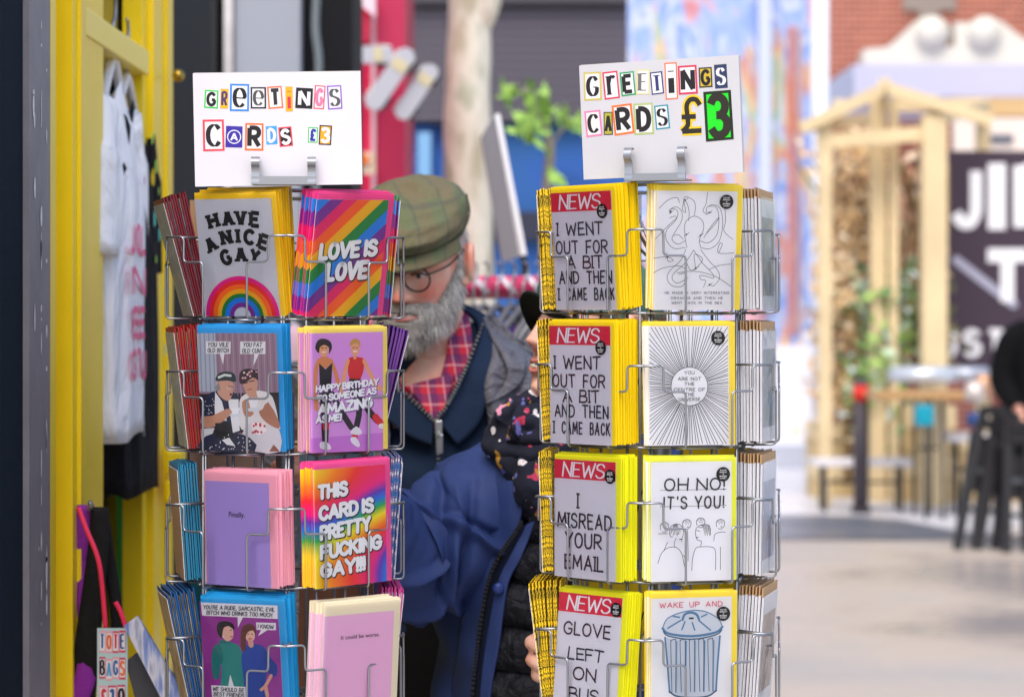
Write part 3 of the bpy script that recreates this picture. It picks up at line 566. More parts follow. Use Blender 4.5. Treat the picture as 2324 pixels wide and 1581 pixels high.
stack(RL, 0, 1, 'pinkish purple birthday card with two dancing aerobics women', BACK % 'birthday dancers', 7, 3.0, '#c680cc', '#f4dc60', dancers_art, dancers_txt, px=788, lean=1, ew=110, ex=4.3, eh=154, dyaw=-2, roll=-1, du=-.9, w=102)
stack(RL, 1, 2, 'plain lilac card reading Finally on a pink envelope', BACK % 'plain lilac', 11, 3.1, '#a58fd2', '#f0a4b8', None, lambda a: a.font('Finally.', -.5, 86, 9.5, '#3c3450'), px=543, lean=2, ew=112, ex=4.5, eh=142, w=98, h=130, dyaw=-6)
stack(RL, 0, 2, 'swirling rainbow card with fat white swear word lettering', BACK % 'swirling rainbow', 7, 3.2, PSY, '#f04c98', None, psych_txt, px=797, lean=2, ew=110, ex=4.3, eh=155, dyaw=-2, roll=-2.2, du=-.9, w=103)
stack(RL, 1, 3, 'purple joke card with women in teal and blue dresses', BACK % 'purple joke', 9, 3.2, '#8c2c8c', '#1896d4', pair_art, pair_txt, px=557, lean=8, ew=113, ex=5, eh=155, dyaw=7, fan=.3)
stack(RL, 0, 3, 'plain pale pink card reading It could be worse', BACK % 'plain pale pink', 8, 3.2, '#eeb8dc', '#efe4c4', None, lambda a: a.font('It could be worse.', 2, 103, 7.4, '#4a3c50'), px=806, lean=7, ew=106, ex=4.8, eh=148, w=97, h=134, dyaw=-6, roll=-1, du=-1.1)
# left rack, pockets seen from the side
stack(RL, 3, 0, 'yellow patterned card leaning far out of the top left pocket', 'dark red card edge leaning out of the top left side pocket', 7, 3.0, dull_photo('#c8b440', '#b0b0a0', '#8890a0'), mat('#7c1c30'), None, lean=15, w=105, wv=.124, free=True, dyaw=9, fan=.4, sleeve=False)
stack(RL, 3, 1, 'grey and yellow card in the second left side pocket', 'bright red card edge in the second left side pocket', 8, 3.0, dull_photo('#b0b8c4', '#c8c080', '#9098a8'), mat('#a81c20'), None, lean=7, wv=.13, free=True, dyaw=8, fan=.3, sleeve=False)
stack(RL, 3, 2, 'kraft brown card in the third left side pocket', 'teal card edge in the third left side pocket', 8, 2.6, mat('#b8906c'), mat('#1c7ca4'), None, lean=4, wv=.134, free=True, dyaw=8, sleeve=False, h=140, eh=146)
stack(RL, 3, 3, 'gold edged card leaning out of the bottom left side pocket', 'deep blue card edge in the bottom left side pocket', 8, 3.0, dull_photo('#c8a050', '#a88860', '#e0c080'), mat('#14508c'), None, lean=12, wv=.127, free=True, dyaw=9, fan=.4, sleeve=False)
stack(RL, 2, 0, 'dark maroon card in the top right side pocket of the rainbow rack', 'orange topped striped card edge beside the LOVE IS LOVE stack', 6, 3.0, '#a02848', STRIPE, None, lean=5, wv=.112, sleeve=False, dyaw=-2)
stack(RL, 2, 1, 'violet card fanning out beside the birthday card', 'purple card edge fanning out beside the birthday card', 7, 3.2, '#7c3c94', mat('#6c3c98'), None, lean=14, wv=.108, fan=.6, sleeve=False)
def lattice():
    t = NT('woven_blue_red_print', .5); v = t.mapping((30, 30, 60), rot=(0, .6, 0)); wv = t.node('TexWave', {'Vector': v, 'Scale': .55, 'Distortion': 2.0})
    t.color(t.ramp(wv.outputs[1], [(.2, '#3c6cb4'), (.4, '#8ca4d0'), (.55, '#a83c58'), (.75, '#4484c0'), (.9, '#d8d0dc')])); return t.m
stack(RL, 2, 2, 'blue woven pattern card beside the swirling rainbow card', 'woven blue and red card edge in the third right side pocket', 6, 3.2, '#5078b4', lattice(), None, lean=4, wv=.112, sleeve=False)
stack(RL, 2, 3, 'raspberry pink card in the lowest right side pocket', 'raspberry pink card edge in the lowest right side pocket', 9, 2.8, '#e0e0e8', mat('#d8489c'), None, lean=6, wv=.116, sleeve=False)
for fac, tier, c, l in ((4, 0, '#c8b8d0', 'pale lilac card back at the top rear'), (4, 1, '#c4509c', 'magenta card back behind the tea drinking ladies'), (5, 2, '#c8aa94', 'kraft envelope behind the plain lilac card'), (4, 2, '#7ca0b8', 'grey blue card between lilac and swirling stacks'), (4, 3, '#a07058', 'brown card back behind the plain pale pink card'), (5, 0, '#b08860', 'kraft envelope edge behind the white rainbow card'), (5, 3, '#2c8c9c', 'teal card back behind the purple joke card'), (5, 1, '#c03c60', 'crimson card back behind the blue edged card')):
    stack(RL, fac, tier, l, l, 0, 3, c, c, None, None, lean=3, wv=.11, sleeve=False)
# right rack
NB = BACK % 'news headline'
Y = mat('#f4d40c', .5); YG = mat('#e6e414', .5); YE = mat('#fbdf3c', .5)
stack(RR, 1, 0, 'news card reading I WENT OUT FOR A BIT in the top row', BACK % 'top news', 12, 3.1, '#cfccd8', Y, N1[0], N1[1], px=1331, lean=4, dyaw=-6, ew=113, ex=3, sticker=(37, 123), fan=.1, u=0)
stack(RR, 0, 0, 'white card with a line drawing of an octopus', BACK % 'octopus', 6, 3.0, WH, YE, octo_art, octo_txt, px=1575, lean=5, dyaw=-6, ew=113, ex=3.5, eh=155, sticker=(38, 135), du=-.7)
stack(RR, 1, 1, 'news card reading I WENT OUT FOR A BIT in the second row', BACK % 'second news', 13, 3.1, '#cfccd8', Y, N1[0], N1[1], px=1319, lean=1, dyaw=-5, ew=113, ex=3, sticker=(37, 121), u=0)
stack(RR, 0, 1, 'white card with black rays around YOU ARE NOT THE CENTRE', BACK % 'black rays', 5, 3.0, WH, YE, burst_art, burst_txt, px=1564, lean=-1, dyaw=-6, ew=113, ex=4.5, eh=153, sticker=(38, 133), du=-.5)
stack(RR, 1, 2, 'news card reading I MISREAD YOUR EMAIL', BACK % 'misread email', 9, 3.1, '#cfccd8', YG, N3[0], N3[1], px=1328, lean=0, dyaw=-5, ew=114, ex=4, sticker=(44, 130))
stack(RR, 0, 2, 'white OH NO card with a drawn group of people', BACK % 'OH NO', 6, 3.0, WH, mat('#eef03c', .5), crowd_art, crowd_txt, px=1569, lean=0, dyaw=-6, ew=112, ex=3, eh=153, sticker=(41, 132), du=-.7)
stack(RR, 1, 3, 'news card reading GLOVE LEFT ON BUS in the lowest row', BACK % 'glove news', 8, 3.0, '#d2d0da', YG, N4[0], N4[1], px=1326, lean=-5, dyaw=-3, ew=114, ex=4, sticker=(44, 133))
stack(RR, 0, 3, 'white card with a blue painted dustbin', BACK % 'dustbin', 5, 3.0, '#e6e6ea', YE, bin_art, lambda a: a.text('WAKE UP AND', -1, 139.5, 6, '#d83058', 1, 'hand', width=82, sp=1.1, gap=.3), px=1568, lean=1, dyaw=-6, ew=113, ex=3.5, eh=155, sticker=(41, 127), du=-.5)
for k, nm in enumerate(('top', 'second', 'third', 'bottom')):
    stack(RR, 3, k, 'yellow doodled card in the %s left side pocket of the news rack' % nm, 'yellow card edge with black doodles in the %s left side pocket' % nm, (8, 4, 5, 9)[k], 2.4, DOOD, DOOD, None, None, wv=.149, free=True, lean=(3, 3, 2, 7)[k], sleeve=False, ew=110, ex=0, fan=(.1, .5, .2, .8)[k], dyaw=4)
    stack(RR, 2, k, ('white bordered card of stacked books or timbers in the top right pocket', 'white bordered card of a blue woodland scene', 'white bordered card of a blue and brown alley', 'white bordered card of a brown townscape')[k], 'white card in a brown envelope behind the %s right pocket picture' % nm, 8, 4.0, '#e4e6ee', mat('#dcdce8'), photo(*(('#6c6478', '#a89c80', '#8090b0'), ('#6c98c0', '#8cacc4', '#5c6c70'), ('#7c6c70', '#a08884', '#5c84b8'), ('#8c6c60', '#b09080', '#6c4c40'))[k]), None, wv=.124, lean=(-1, 0, 1, 4)[k], ew=104.6, ex=0, eh=141, h=141, dyaw=-6, fan=.1, header='#b8946c')
for fac, tier, l in ((4, 0, 'white card with yellow and black drawn fan seen through the top gap'), (4, 1, 'white card with drawn yellow fan beside the black ray card'), (4, 2, 'white card with drawn yellow fan beside the OH NO card'), (4, 3, 'white card with drawn yellow fan beside the dustbin card'), (5, 1, 'pale card back behind the second news card'), (5, 2, 'pale card back behind the email news card'), (5, 3, 'pale card back behind the glove news card')):
    rt = stack(RR, fac, tier, l, l, 0, 3, '#dcdce4', '#e8c81c', None, None, lean=2, wv=.1, sleeve=False)
    a = Art(0)
    a.mb = MB()
    for s_ in (1,):
        ya = .0017
        pts = [(-50, 100), (-20, 96), (10, 60), (30, 40), (50, 30), (52, 70), (30, 95), (0, 110)]
        a.mb.add([(p[0]*.001, ya, p[1]*.001) for p in pts], [tuple(range(len(pts)))], mat('#e8c414'))
        for k in range(9): x = -45 + k*11; a.mb.add([(x*.001, ya+.0003, (100-k*3)*.001), ((x+2)*.001, ya+.0003, (100-k*3)*.001), ((x+15)*.001, ya+.0003, (62-k*3)*.001), ((x+12)*.001, ya+.0003, (62-k*3)*.001)], [(0, 1, 2, 3)], mat('#15120c'))
        a.mb.add([((-56+q*112)*.001, ya, zz*.001) for q, zz in ((0, 143), (1, 143), (1, 153.5), (0, 153.5))], [(0, 1, 2, 3)], mat('#e8c414'))
    a.build('printed_back', rt)
# ---------------------------------------------------------------- signs on top
def sign(rk, name, label, TLp, TRp, BLp, yaw, lean, tiles, fr, Y, bright, size):
    bl = P(*BLp, Y); br_px = (TRp[0] + BLp[0] - TLp[0], TRp[1] + BLp[1] - TLp[1]); br = P(*br_px, Y)
    c = (bl + br) / 2; root = empty(name, c, label, 'price sign', 'price signs on the card racks'); root.rotation_mode = 'YXZ'
    roll = math.degrees(math.atan2(bl.z - br.z, br.x - bl.x)); root.rotation_euler = (R(lean), R(roll), R(yaw))
    W, H = size
    m = MB(); m.box((-W*.0005, -.002, 0), (W*.0005, .002, H*.001), mat(bright, .6, 0, .35, .06, 25, .035, 14)); m.box((-W*.0005 + .0005, .0022, .0005), (W*.0005 + .0003, .0048, H*.001 + .001), mat('#c4bfbc', .7)); m.build('board', root)
    for ch, x, y, tw, thh, rot, cb, ci, cl, sty in tiles:
        a = Art(-.0022); a.frame(*fr, W, H); q = a.T((x, y)); k = W / (fr[1][0] - fr[0][0]); tw *= k; thh *= k; a.aff = None
        ca, sa = math.cos(R(rot)), math.sin(R(rot))
        def rc(w_, h_, c_, l_):
            a.poly([(q[0] + X*ca - Z*sa, q[1] + X*sa + Z*ca) for X, Z in ((-w_/2, -h_/2), (w_/2, -h_/2*random.uniform(.97, 1)), (w_/2*random.uniform(.96, 1), h_/2), (-w_/2, h_/2))], c_, l_)
        if sty == 'pound':
            a.glyph('£', q[0], q[1], thh*.82, cb, 1, 'bold', rot, wfit=tw*.8, bold=1.1); a.glyph('£', q[0], q[1], thh*.82, cl, 3, 'bold', rot, wfit=tw*.8, bold=.6)
        else:
            rc(tw, thh, cb, 1); b = min(tw, thh) * .1; rc(tw - 2*b, thh - 2*b, ci, 2)
            if sty == 'badge': a.ring(q, tw*.36, tw*.42, cl, 3); sty = 'bold'; hh = tw*.42; ww = tw*.36
            else: hh = thh*.66; ww = tw*.52
            bo = 1 if GL[ch][0] > .2 else 1.2
            if sty == 'block': hh = thh*.76; ww = tw*.56; bo = .8
            a.glyph(ch, q[0], q[1], hh, cl, 4, sty, rot, wfit=ww, bold=min(bo, 1.15*ww/(hh*.5)) if GL[ch][0] > .2 else bo*.85)
        a.build('cutout_letter', root)
    return root
w_, k_ = '#e2e2e6', '#17151a'
LT = [('G', 361, 295, 80, 105, -4, '#18c83c', w_, k_, 'bold'), ('R', 437, 292, 46, 115, -3, '#e0b020', '#e0b020', '#4c3464', 'bold'), ('e', 525, 285, 112, 160, -2, '#2c84d8', w_, k_, 'didone'), ('e', 635, 286, 90, 125, -1, k_, w_, '#4c4c50', 'didone'),
      ('T', 733, 283, 86, 130, 3, '#f06c2c', w_, '#2a282c', 'bold'), ('i', 815, 292, 42, 145, 0, '#f0ac20', '#f0ac20', '#f03048', 'block'), ('N', 903, 287, 100, 120, -4, k_, k_, w_, 'bold'), ('G', 992, 281, 62, 138, -5, '#e83850', '#f0dce0', '#e878a0', 'bold'), ('S', 1081, 281, 85, 140, 2, '#8c62c0', w_, '#545458', 'didone'),
      ('C', 382, 507, 125, 185, 0, '#e84454', w_, k_, 'didone'), ('A', 502, 515, 98, 125, -3, '#38289c', '#38289c', w_, 'badge'), ('R', 620, 515, 108, 160, -2, '#f06c24', w_, k_, 'bold'), ('D', 721, 505, 66, 108, 1, '#48a4e4', '#3c96dc', w_, 'bold'), ('S', 803, 513, 78, 115, 4, '#e04050', '#1a181c', w_, 'bold'),
      ('£', 962, 502, 57, 90, -3, '#18c040', w_, '#24389c', 'bold'), ('3', 1035, 503, 73, 115, -4, k_, '#f0a41c', w_, 'bold')]
RT = [('G', 376, 212, 102, 155, -1, '#c4b45c', w_, k_, 'didone'), ('r', 482, 210, 88, 150, 3, '#d02c4c', w_, k_, 'didone'), ('E', 577, 205, 82, 130, 3, '#1c9858', w_, k_, 'bold'), ('E', 664, 198, 74, 135, -3, '#d4cc90', w_, '#6c6868', 'didone'), ('T', 743, 207, 70, 122, 3, '#28306c', w_, '#28306c', 'didone'), ('i', 823, 198, 70, 198, 0, '#f0682c', w_, k_, 'bold'),
      ('N', 916, 195, 107, 155, 0, '#c83454', w_, k_, 'bold'), ('G', 1015, 185, 74, 108, 0, '#2c2824', '#c4a82c', k_, 'bold'), ('S', 1100, 182, 70, 128, 1, '#283458', '#283458', w_, 'didone'),
      ('c', 385, 428, 94, 142, 3, '#dc74a4', '#dedbd8', k_, 'didone'), ('A', 470, 430, 52, 125, -2, '#242018', '#a8a43c', k_, 'bold'), ('R', 555, 410, 116, 165, 4, '#f07030', w_, k_, 'bold'), ('D', 672, 410, 112, 170, 0, '#a8b878', w_, k_, 'bold'), ('S', 776, 403, 80, 130, 3, '#2c8ca0', w_, k_, 'didone'),
      ('£', 938, 398, 140, 215, 0, '#e8c020', w_, '#242018', 'pound'), ('3', 1092, 406, 155, 268, 1, '#12240c', '#14d41c', '#242018', 'block')]
SL = sign(RL, 'price_sign', 'white GREETINGS CARDS sign in small cut out letters on the rainbow rack', (430, 167), (810, 161), (443, 424), 2, 3, LT, ((247, 145), (1225, 128), (285, 808)), 2.99, '#d9d7df', (206, 139))
SR = sign(RR, 'price_sign', 'white GREETINGS CARDS sign with a big green 3 on the right rack', (1314, 147), (1663, 138), (1330, 404), -20, 3, RT, ((295, 90), (1195, 68), (335, 752)), 2.99, '#c4c4c9', (205, 142))  # board coloured darker than its twin for the lesser light on it
# brackets that hold the signs
def bracket(rk, x0, x1, ytop, ybar, ybot, Y, ang):
    m = MB(); a = P(x0, ybar, Y); b = P(x1, ybar, Y); h = a.z - P(0, ybot, Y).z
    c = (a + b) / 2; wd = (b.x - a.x) / math.cos(R(ang)); rt = Matrix.Rotation(R(ang), 3, 'Z')
    tp = P(0, ytop, Y).z - c.z; th = .0022
    for s in (-1, 1):
        prof = [(-.001, -h), (-.002, .35*tp), (.0035, .6*tp), (.004, .8*tp), (0, .97*tp), (-.005, tp), (-.009, .93*tp)]
        rows = []
        prof = smooth_path(prof, 5)
        for (yy, zz) in prof: rows.append([rt @ Vector((s*wd/2 + e - s*.005, -yy - .012 + q, zz)) for e, q in ((-.005, 0), (.005, 0), (.005, th), (-.005, th))])
        m.grid([[p + c for p in r_] for r_ in rows], STEEL, closed=True, cap=True, smooth=False)
    cs = [(-wd/2, -h), (wd/2, -h), (wd/2, 0), (-wd/2, 0)]
    m.prism([rt @ Vector((x, -.0105, z)) + c for x, z in cs], rt @ Vector((0, th, 0)), STEEL)
    m.prism([rt @ Vector((x, y, -h)) + c for x, y in ((-wd/2, -.0105), (wd/2, -.0105), (wd/2, .02), (-wd/2, .02))], (0, 0, -.002), STEEL)
    o = m.build('sign_holder', rk.root); o.parent = None; o.matrix_world = Matrix.Identity(4)
    o.parent = rk.root; o.matrix_parent_inverse = Matrix.Translation(-rk.root.location); bevel(o, .0006, 1)
bracket(RL, 572, 717, 357, 401, 416, 2.985, 2)
bracket(RR, 1424, 1559, 335, 394, 407, 2.985, -20)
# ---------------------------------------------------------------- ground
def ground_mat(name, a, b, c, sc=.35):
    t = NT(name, .62); v = t.mapping((sc, sc, sc)); n1 = t.node('TexNoise', {'Vector': v, 'Scale': 1.6, 'Detail': 3.0}); n2 = t.node('TexNoise', {'Vector': v, 'Scale': 40.0, 'Detail': 4.0})
    f = t.math('ADD', t.math('MULTIPLY', n1.outputs[0], .8), t.math('MULTIPLY', n2.outputs[0], .2)); t.color(t.ramp(f, [(.3, a), (.48, b), (.66, c)]))
    r = t.node('MapRange', {0: n1.outputs[0], 1: .35, 2: .65, 3: .22, 4: .6}); t.l.new(r.outputs[0], t.b.inputs['Roughness']); t.bump(n2.outputs[0], .15, .004); return t.m
def sheet(name, pts, z, m):
    b = MB(); b.add([(x, y, z) for x, y in pts], [tuple(range(len(pts)))], m); return tag(b.build(name), kind='structure')
sheet('ground', [(-60, -20), (60, -20), (60, 150), (-60, 150)], 0, ground_mat('worn_paving', '#969090', '#c2b3a3', '#aca6a0'))
def GX(px, y): return ((px - 1162) / F * y, y)
sheet('pavement', [GX(1380, 17.0), GX(1760, 17.1), GX(1960, 17.2), GX(2120, 16.6), GX(2330, 15.9), (9, 15.9), (9, 34), (-3, 34), (-3, 17.0)], .004, ground_mat('pale_paving', '#cfccd0', '#dad8da', '#c8c6cc', .5))
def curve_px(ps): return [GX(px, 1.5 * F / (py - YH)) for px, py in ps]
sheet('dark_strip', curve_px([(1300, 1226), (1700, 1226), (2000, 1226), (2330, 1226), (2330, 1218), (2200, 1212), (2120, 1195), (2040, 1180), (1960, 1173), (1860, 1170), (1700, 1170), (1300, 1170)]), .008, ground_mat('darker_grey', '#5c5f68', '#646872', '#575b64', .6))  # darker grey strip across the pale ground, far edge curved
# ---------------------------------------------------------------- the yellow shop door on the left
YEL = mat('#f2d20c', .38, 0, .5, .05, 60, .06, 5); YEL2 = mat('#c4a80a', .42, 0, .5, .05, 60, .06, 5); YELP = mat('#f4dc58', .4, 0, .5)
NAVY = mat('#131f2c', .9, 0, .12, .2, 300, .1, 30); BLACK = mat('#101116', .7, 0, .2); GREYW = mat('#7c7880', .55, 0, .4, .1, 90, .12, 12)
def plan(name, pts, z0, z1, m, parent):
    b = MB(); b.prism([(x, y, z0) for x, y in pts], (0, 0, z1 - z0), m); return b.build(name, parent)
wl = empty('shop_wall', (-.9, 2.3, 0), 'dark navy painted shop wall with grey timber edge on the far left', 'wall')
def loc(o, root):      # keep world coordinates under a moved Empty
    o.matrix_parent_inverse = Matrix.Translation(-root.location); return o
loc(plan('wall_panel', [(-.64, 2.7), (-.64, 3.163), (-1.3, 3.163), (-1.3, 2.7)], 0, 2.15, NAVY, wl), wl)
b = MB(); b.prism([(x, y, 0) for x, y in ((-.632, 3.165), (-.632, 3.245), (-.636, 3.25), (-.636, 3.33), (-.72, 3.33), (-.72, 3.165))], (0, 0, 2.14), GREYW)
loc(b.build('corner_post', wl), wl)
b = MB(); random.seed(5)
for k in range(30):
    z = random.uniform(1.02, 1.9); y = random.choice([random.uniform(3.17, 3.24), 3.243, 3.3]); hh = random.choice([.004, .008, .02, .03]) * random.uniform(.5, 1.2); ww = random.uniform(.001, .0035)
    x = -.6312 if y < 3.246 else -.6352
    b.add([(x, y + ww*2*math.cos(q), z + hh*math.sin(q)*random.uniform(.7, 1.1)) for q in [R(45*i) for i in range(8)]], [tuple(range(8))], mat('#dcdad8'))
loc(b.build('paint_chip', wl), wl)
dr = empty('door_frame', (-.66, 3.6, 0), 'bright yellow painted shop door frame with stepped mouldings', 'door frame')
loc(plan('jamb', [(-.636, 3.332), (-.636, 3.372), (-.662, 3.372), (-.662, 3.49), (-.634, 3.49), (-.634, 3.60), (-.656, 3.60), (-.656, 3.88), (-.76, 3.88), (-.76, 3.332)], 0, 2.3, YEL, dr), dr)
loc(plan('moulding', [(-.6535, 3.43), (-.6535, 3.44), (-.6615, 3.44), (-.6615, 3.43)], 0, 2.3, YEL2, dr), dr)
loc(plan('moulding', [(-.628, 3.525), (-.628, 3.535), (-.634, 3.535), (-.634, 3.525)], 0, 2.3, YEL, dr), dr)
b = MB(); b.box((-.72, 3.5, 1.922), (-.652, 4.344, 1.966), YELP); o = loc(b.build('transom', dr), dr); bevel(o, .003)
b = MB(); b.box((-.715, 3.86, 1.97), (-.665, 3.93, 2.3), YEL); loc(b.build('glazing_bar', dr), dr)
loc(plan('jamb', [(-.664, 4.345), (-.664, 4.40), (-.652, 4.40), (-.652, 4.53), (-.645, 4.53), (-.645, 4.60), (-.70, 4.60), (-.70, 4.345)], 0, 2.3, YEL, dr), dr)
for y0, y1 in ((1024, 1075), (1090, 1136)):
    b = MB(); a, c = P(374, y0, 4.44), P(410, y1, 4.44); b.box((a.x, 4.44, a.z), (c.x, 4.52, c.z), YEL); o = loc(b.build('latch', dr), dr); bevel(o, .004)
b = MB(); b.ball(P(405, 172, 4.5), .012, mat('#a88a3c', .25, .9), 12, 8); loc(b.build('knob', dr), dr)
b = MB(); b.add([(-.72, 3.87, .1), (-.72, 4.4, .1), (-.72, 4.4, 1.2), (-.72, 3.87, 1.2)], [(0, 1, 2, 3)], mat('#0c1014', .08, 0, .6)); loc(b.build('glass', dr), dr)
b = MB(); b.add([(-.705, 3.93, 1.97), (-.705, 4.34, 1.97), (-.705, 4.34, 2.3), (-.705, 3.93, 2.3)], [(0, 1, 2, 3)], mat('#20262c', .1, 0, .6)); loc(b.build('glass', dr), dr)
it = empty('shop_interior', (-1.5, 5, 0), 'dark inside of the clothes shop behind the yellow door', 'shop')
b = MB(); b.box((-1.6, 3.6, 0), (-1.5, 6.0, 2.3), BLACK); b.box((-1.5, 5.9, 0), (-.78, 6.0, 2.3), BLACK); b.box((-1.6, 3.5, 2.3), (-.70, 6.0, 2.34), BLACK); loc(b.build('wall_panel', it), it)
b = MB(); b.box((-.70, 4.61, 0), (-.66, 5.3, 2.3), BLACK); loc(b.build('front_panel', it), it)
# clothes
def wrinkled(h):
    if ('wr', h) in _M: return _M[('wr', h)]
    t = NT('cotton_' + h.strip('#'), .9); v = t.mapping((9, 9, 3.2)); n = t.node('TexNoise', {'Vector': v, 'Scale': 1.6, 'Detail': 4.0, 'Distortion': .7}); t.b.inputs['Base Color'].default_value = lin(h); t.b.inputs['Specular IOR Level'].default_value = .2
    t.bump(n.outputs[0], .8, .04); _M[('wr', h)] = t.m; return t.m
def garment(name, pos, rz, col, label, cat, group, L=.68, W=.25, sleeve=.2, hanger=True, seed=0, m=None):
    root = empty(name, pos, label, cat, group, rz); m = m or wrinkled(col); rnd = random.Random(seed)
    b = MB(); rows = []
    for i in range(26):
        t = i / 25; z = -t * L; w_ = W * (.34 + .66 * min(1, (t / .1) ** .7)) if t < .1 else W * (1 - .05*math.sin(t*6)); th = .012 + .03 * min(1, t*3)
        row = []
        for k in range(32):
            a = 2*math.pi*k/32; c, s_ = math.cos(a), math.sin(a)
            row.append((w_*math.copysign(abs(c)**.8, c), th*math.copysign(abs(s_)**.7, s_)*(1 + .1*math.sin(k*1.9 + t*4 + seed)) , z + .045*abs(c)*(-1 if t < .1 else 0)*1.0 + .008*math.sin(k*.8+seed)*t))
        rows.append(row)
    b.grid(rows, m, closed=True, cap=True); b.build('body', root)
    for s_ in (-1, 1):
        b = MB(); b.tube(smooth_path([(s_*W*.8, 0, -.06), (s_*W*1.0, 0, -.12), (s_*W*1.05, 0, -.2), (s_*W*1.08, 0, -.1 - sleeve)], 4), [(.03, .05)]*5 + [(.035, .07)]*8, m, 12); b.build('sleeve', root)
    if hanger:
        b = MB(); hm = mat('#e6e6ea' if 'T-shirt' in label else '#5c5c62', .4); b.tube(fillet([(-W*.75, 0, -.05), (0, 0, .045), (W*.75, 0, -.05)], .02), .008, hm, 8); b.tube(smooth_path([(0, 0, .04), (0, 0, .09), (.02, 0, .11), (.02, 0, .135), (0, 0, .14)], 4), .003, STEEL, 6); b.build('hanger', root)
    return root
ts = garment('t_shirt', (-.672, 4.075, 1.89), R(90), '#f2f2f8', 'white T-shirt with pink block letters hanging in the yellow doorway', 't-shirt', 'clothes hanging in the doorway', seed=1, W=.15, L=.6)
a = Art(-.046); pk = '#f06090'
for t, z, x in (('JOL', -270, -10), ('IN', -340, -10), ("'EE", -410, -15), ('GTU', -480, -5)): a.text(t, x - 10, z, 44, pk, 1, 'bold', width=150, gap=.3)
a.build('lettering', ts)
bl = garment('t_shirt', (-.675, 4.235, 1.87), R(91), '#121218', 'black T-shirt with small neon marks hanging behind the white one', 't-shirt', 'clothes hanging in the doorway', seed=2, W=.2)
random.seed(12)
for k in range(10):
    b = MB(); x, z = random.uniform(-.14, .17), random.uniform(-.5, -.08); s_ = random.uniform(.01, .03); b.add([(x, -.047, z), (x+s_, -.047, z+.3*s_), (x+s_*.8, -.047, z+s_*1.4), (x-.2*s_, -.047, z+s_)], [(0, 1, 2, 3)], mat(random.choice(['#a8e030', '#40c8b8', '#d040a0', '#a8e030']))); b.build('printed_mark', bl)
garment('t_shirt', (-.735, 4.36, 1.86), R(92), '#1a1a22', 'second black T-shirt, furthest back in the doorway', 't-shirt', 'clothes hanging in the doorway', seed=3, W=.22)
# tote bags on a hook
def ribbon(b, pts, wd, th, m, tw=(1, 0, 0)):
    pts = [Vector(p) for p in smooth_path([tuple(p) for p in pts], 5)]; tw = Vector(tw); rows = []
    for i, p in enumerate(pts):
        w_ = wd[0] + (wd[1]-wd[0])*i/(len(pts)-1); n = Vector((0, 1, 0)); wob = .12*math.sin(i*1.3)
        q = (tw + n*wob).normalized()
        rows.append([p - q*w_ - n*th, p - q*w_*.4 - n*th*1.8, p + q*w_*.5 - n*th*1.2, p + q*w_ - n*th, p + q*w_ + n*th, p - q*w_ + n*th])
    b.grid(rows, m, closed=True, cap=True)
Yb = 3.55
hk = MB(); hk.tube([P(190, 1150, 3.66), P(205, 1155, 3.5), P(205, 1140, 3.48)], .004, STEEL, 8); hk = hk.build('hook', dr); loc(hk, dr)
def bag(label, m, paths, bodyc):
    t = empty('tote_bag', P(190, 1700, Yb), label, 'tote bag', 'bags hanging by the yellow door')
    for p, wd, mm in paths:
        b = MB(); ribbon(b, [P(x, y, Yb + dy) for x, y, dy in p], wd, .002, mm); loc(b.build('strap', t), t)
    b = MB(); x0, x1 = bodyc; rows = []
    for i in range(7):
        y = 1590 + i*60; rows.append([P(x0 + (x1-x0)*k/8, y, Yb + .02 + .012*math.sin(k*1.7+i)) for k in range(9)] + [P(x0 + (x1-x0)*k/8, y, Yb + .05) for k in range(8, -1, -1)])
    b.grid(rows, m, closed=True, cap=True); loc(b.build('body', t), t)
BLK = mat('#16161a', .8, 0, .3, .3, 80); PUR = mat('#8c2ca4', .7, 0, .3, .3, 80); YB = mat('#e8cc20', .7, 0, .3, .3, 80)
bag('black tote bag hanging by its long straps beside the yellow frame', BLK, [([(226, 1150, -.05), (222, 1250, -.05), (205, 1400, -.05), (185, 1600, -.04)], (.012, .02), BLK), ([(236, 1155, .0), (252, 1290, .0), (268, 1430, .0), (262, 1600, .01)], (.006, .012), BLK)], (170, 265))
bag('purple tote bag hanging behind the black one', PUR, [([(195, 1145, -.03), (178, 1270, -.02), (165, 1400, -.01), (150, 1600, -.005)], (.012, .012), PUR), ([(206, 1152, -.02), (192, 1300, -.02), (200, 1500, -.045), (170, 1600, -.045)], (.008, .018), PUR)], (150, 220))
bag('yellow tote bag at the left end of the bunch', YB, [([(172, 1190, .005), (160, 1330, .01), (145, 1600, .01)], (.003, .02), YB)], (118, 165))
t = MB(); t.tube(smooth_path([tuple(P(*q)) for q in ((178, 1152, 3.45), (196, 1200, 3.44), (222, 1265, 3.43), (232, 1330, 3.43), (240, 1428, 3.43))], 6), .0035, mat('#f0305c', .5), 8); t.tube(smooth_path([tuple(P(*q)) for q in ((262, 1365, 3.43), (275, 1390, 3.43), (288, 1432, 3.43))], 5), .0035, mat('#f0305c', .5), 8)
tag(t.build('cord'), 'bright pink cord holding up the tote bag sign', 'cord')
sg = empty('price_sign', P(255, 1590, 3.42), 'small pale blue TOTE BAGS sign hanging on a pink cord', 'price sign')
b = MB(); b.box((-.0215, 0, -.05), (.0215, .003, .103), mat('#b8d4d8', .5)); b.build('board', sg)
a = Art(-.0004)
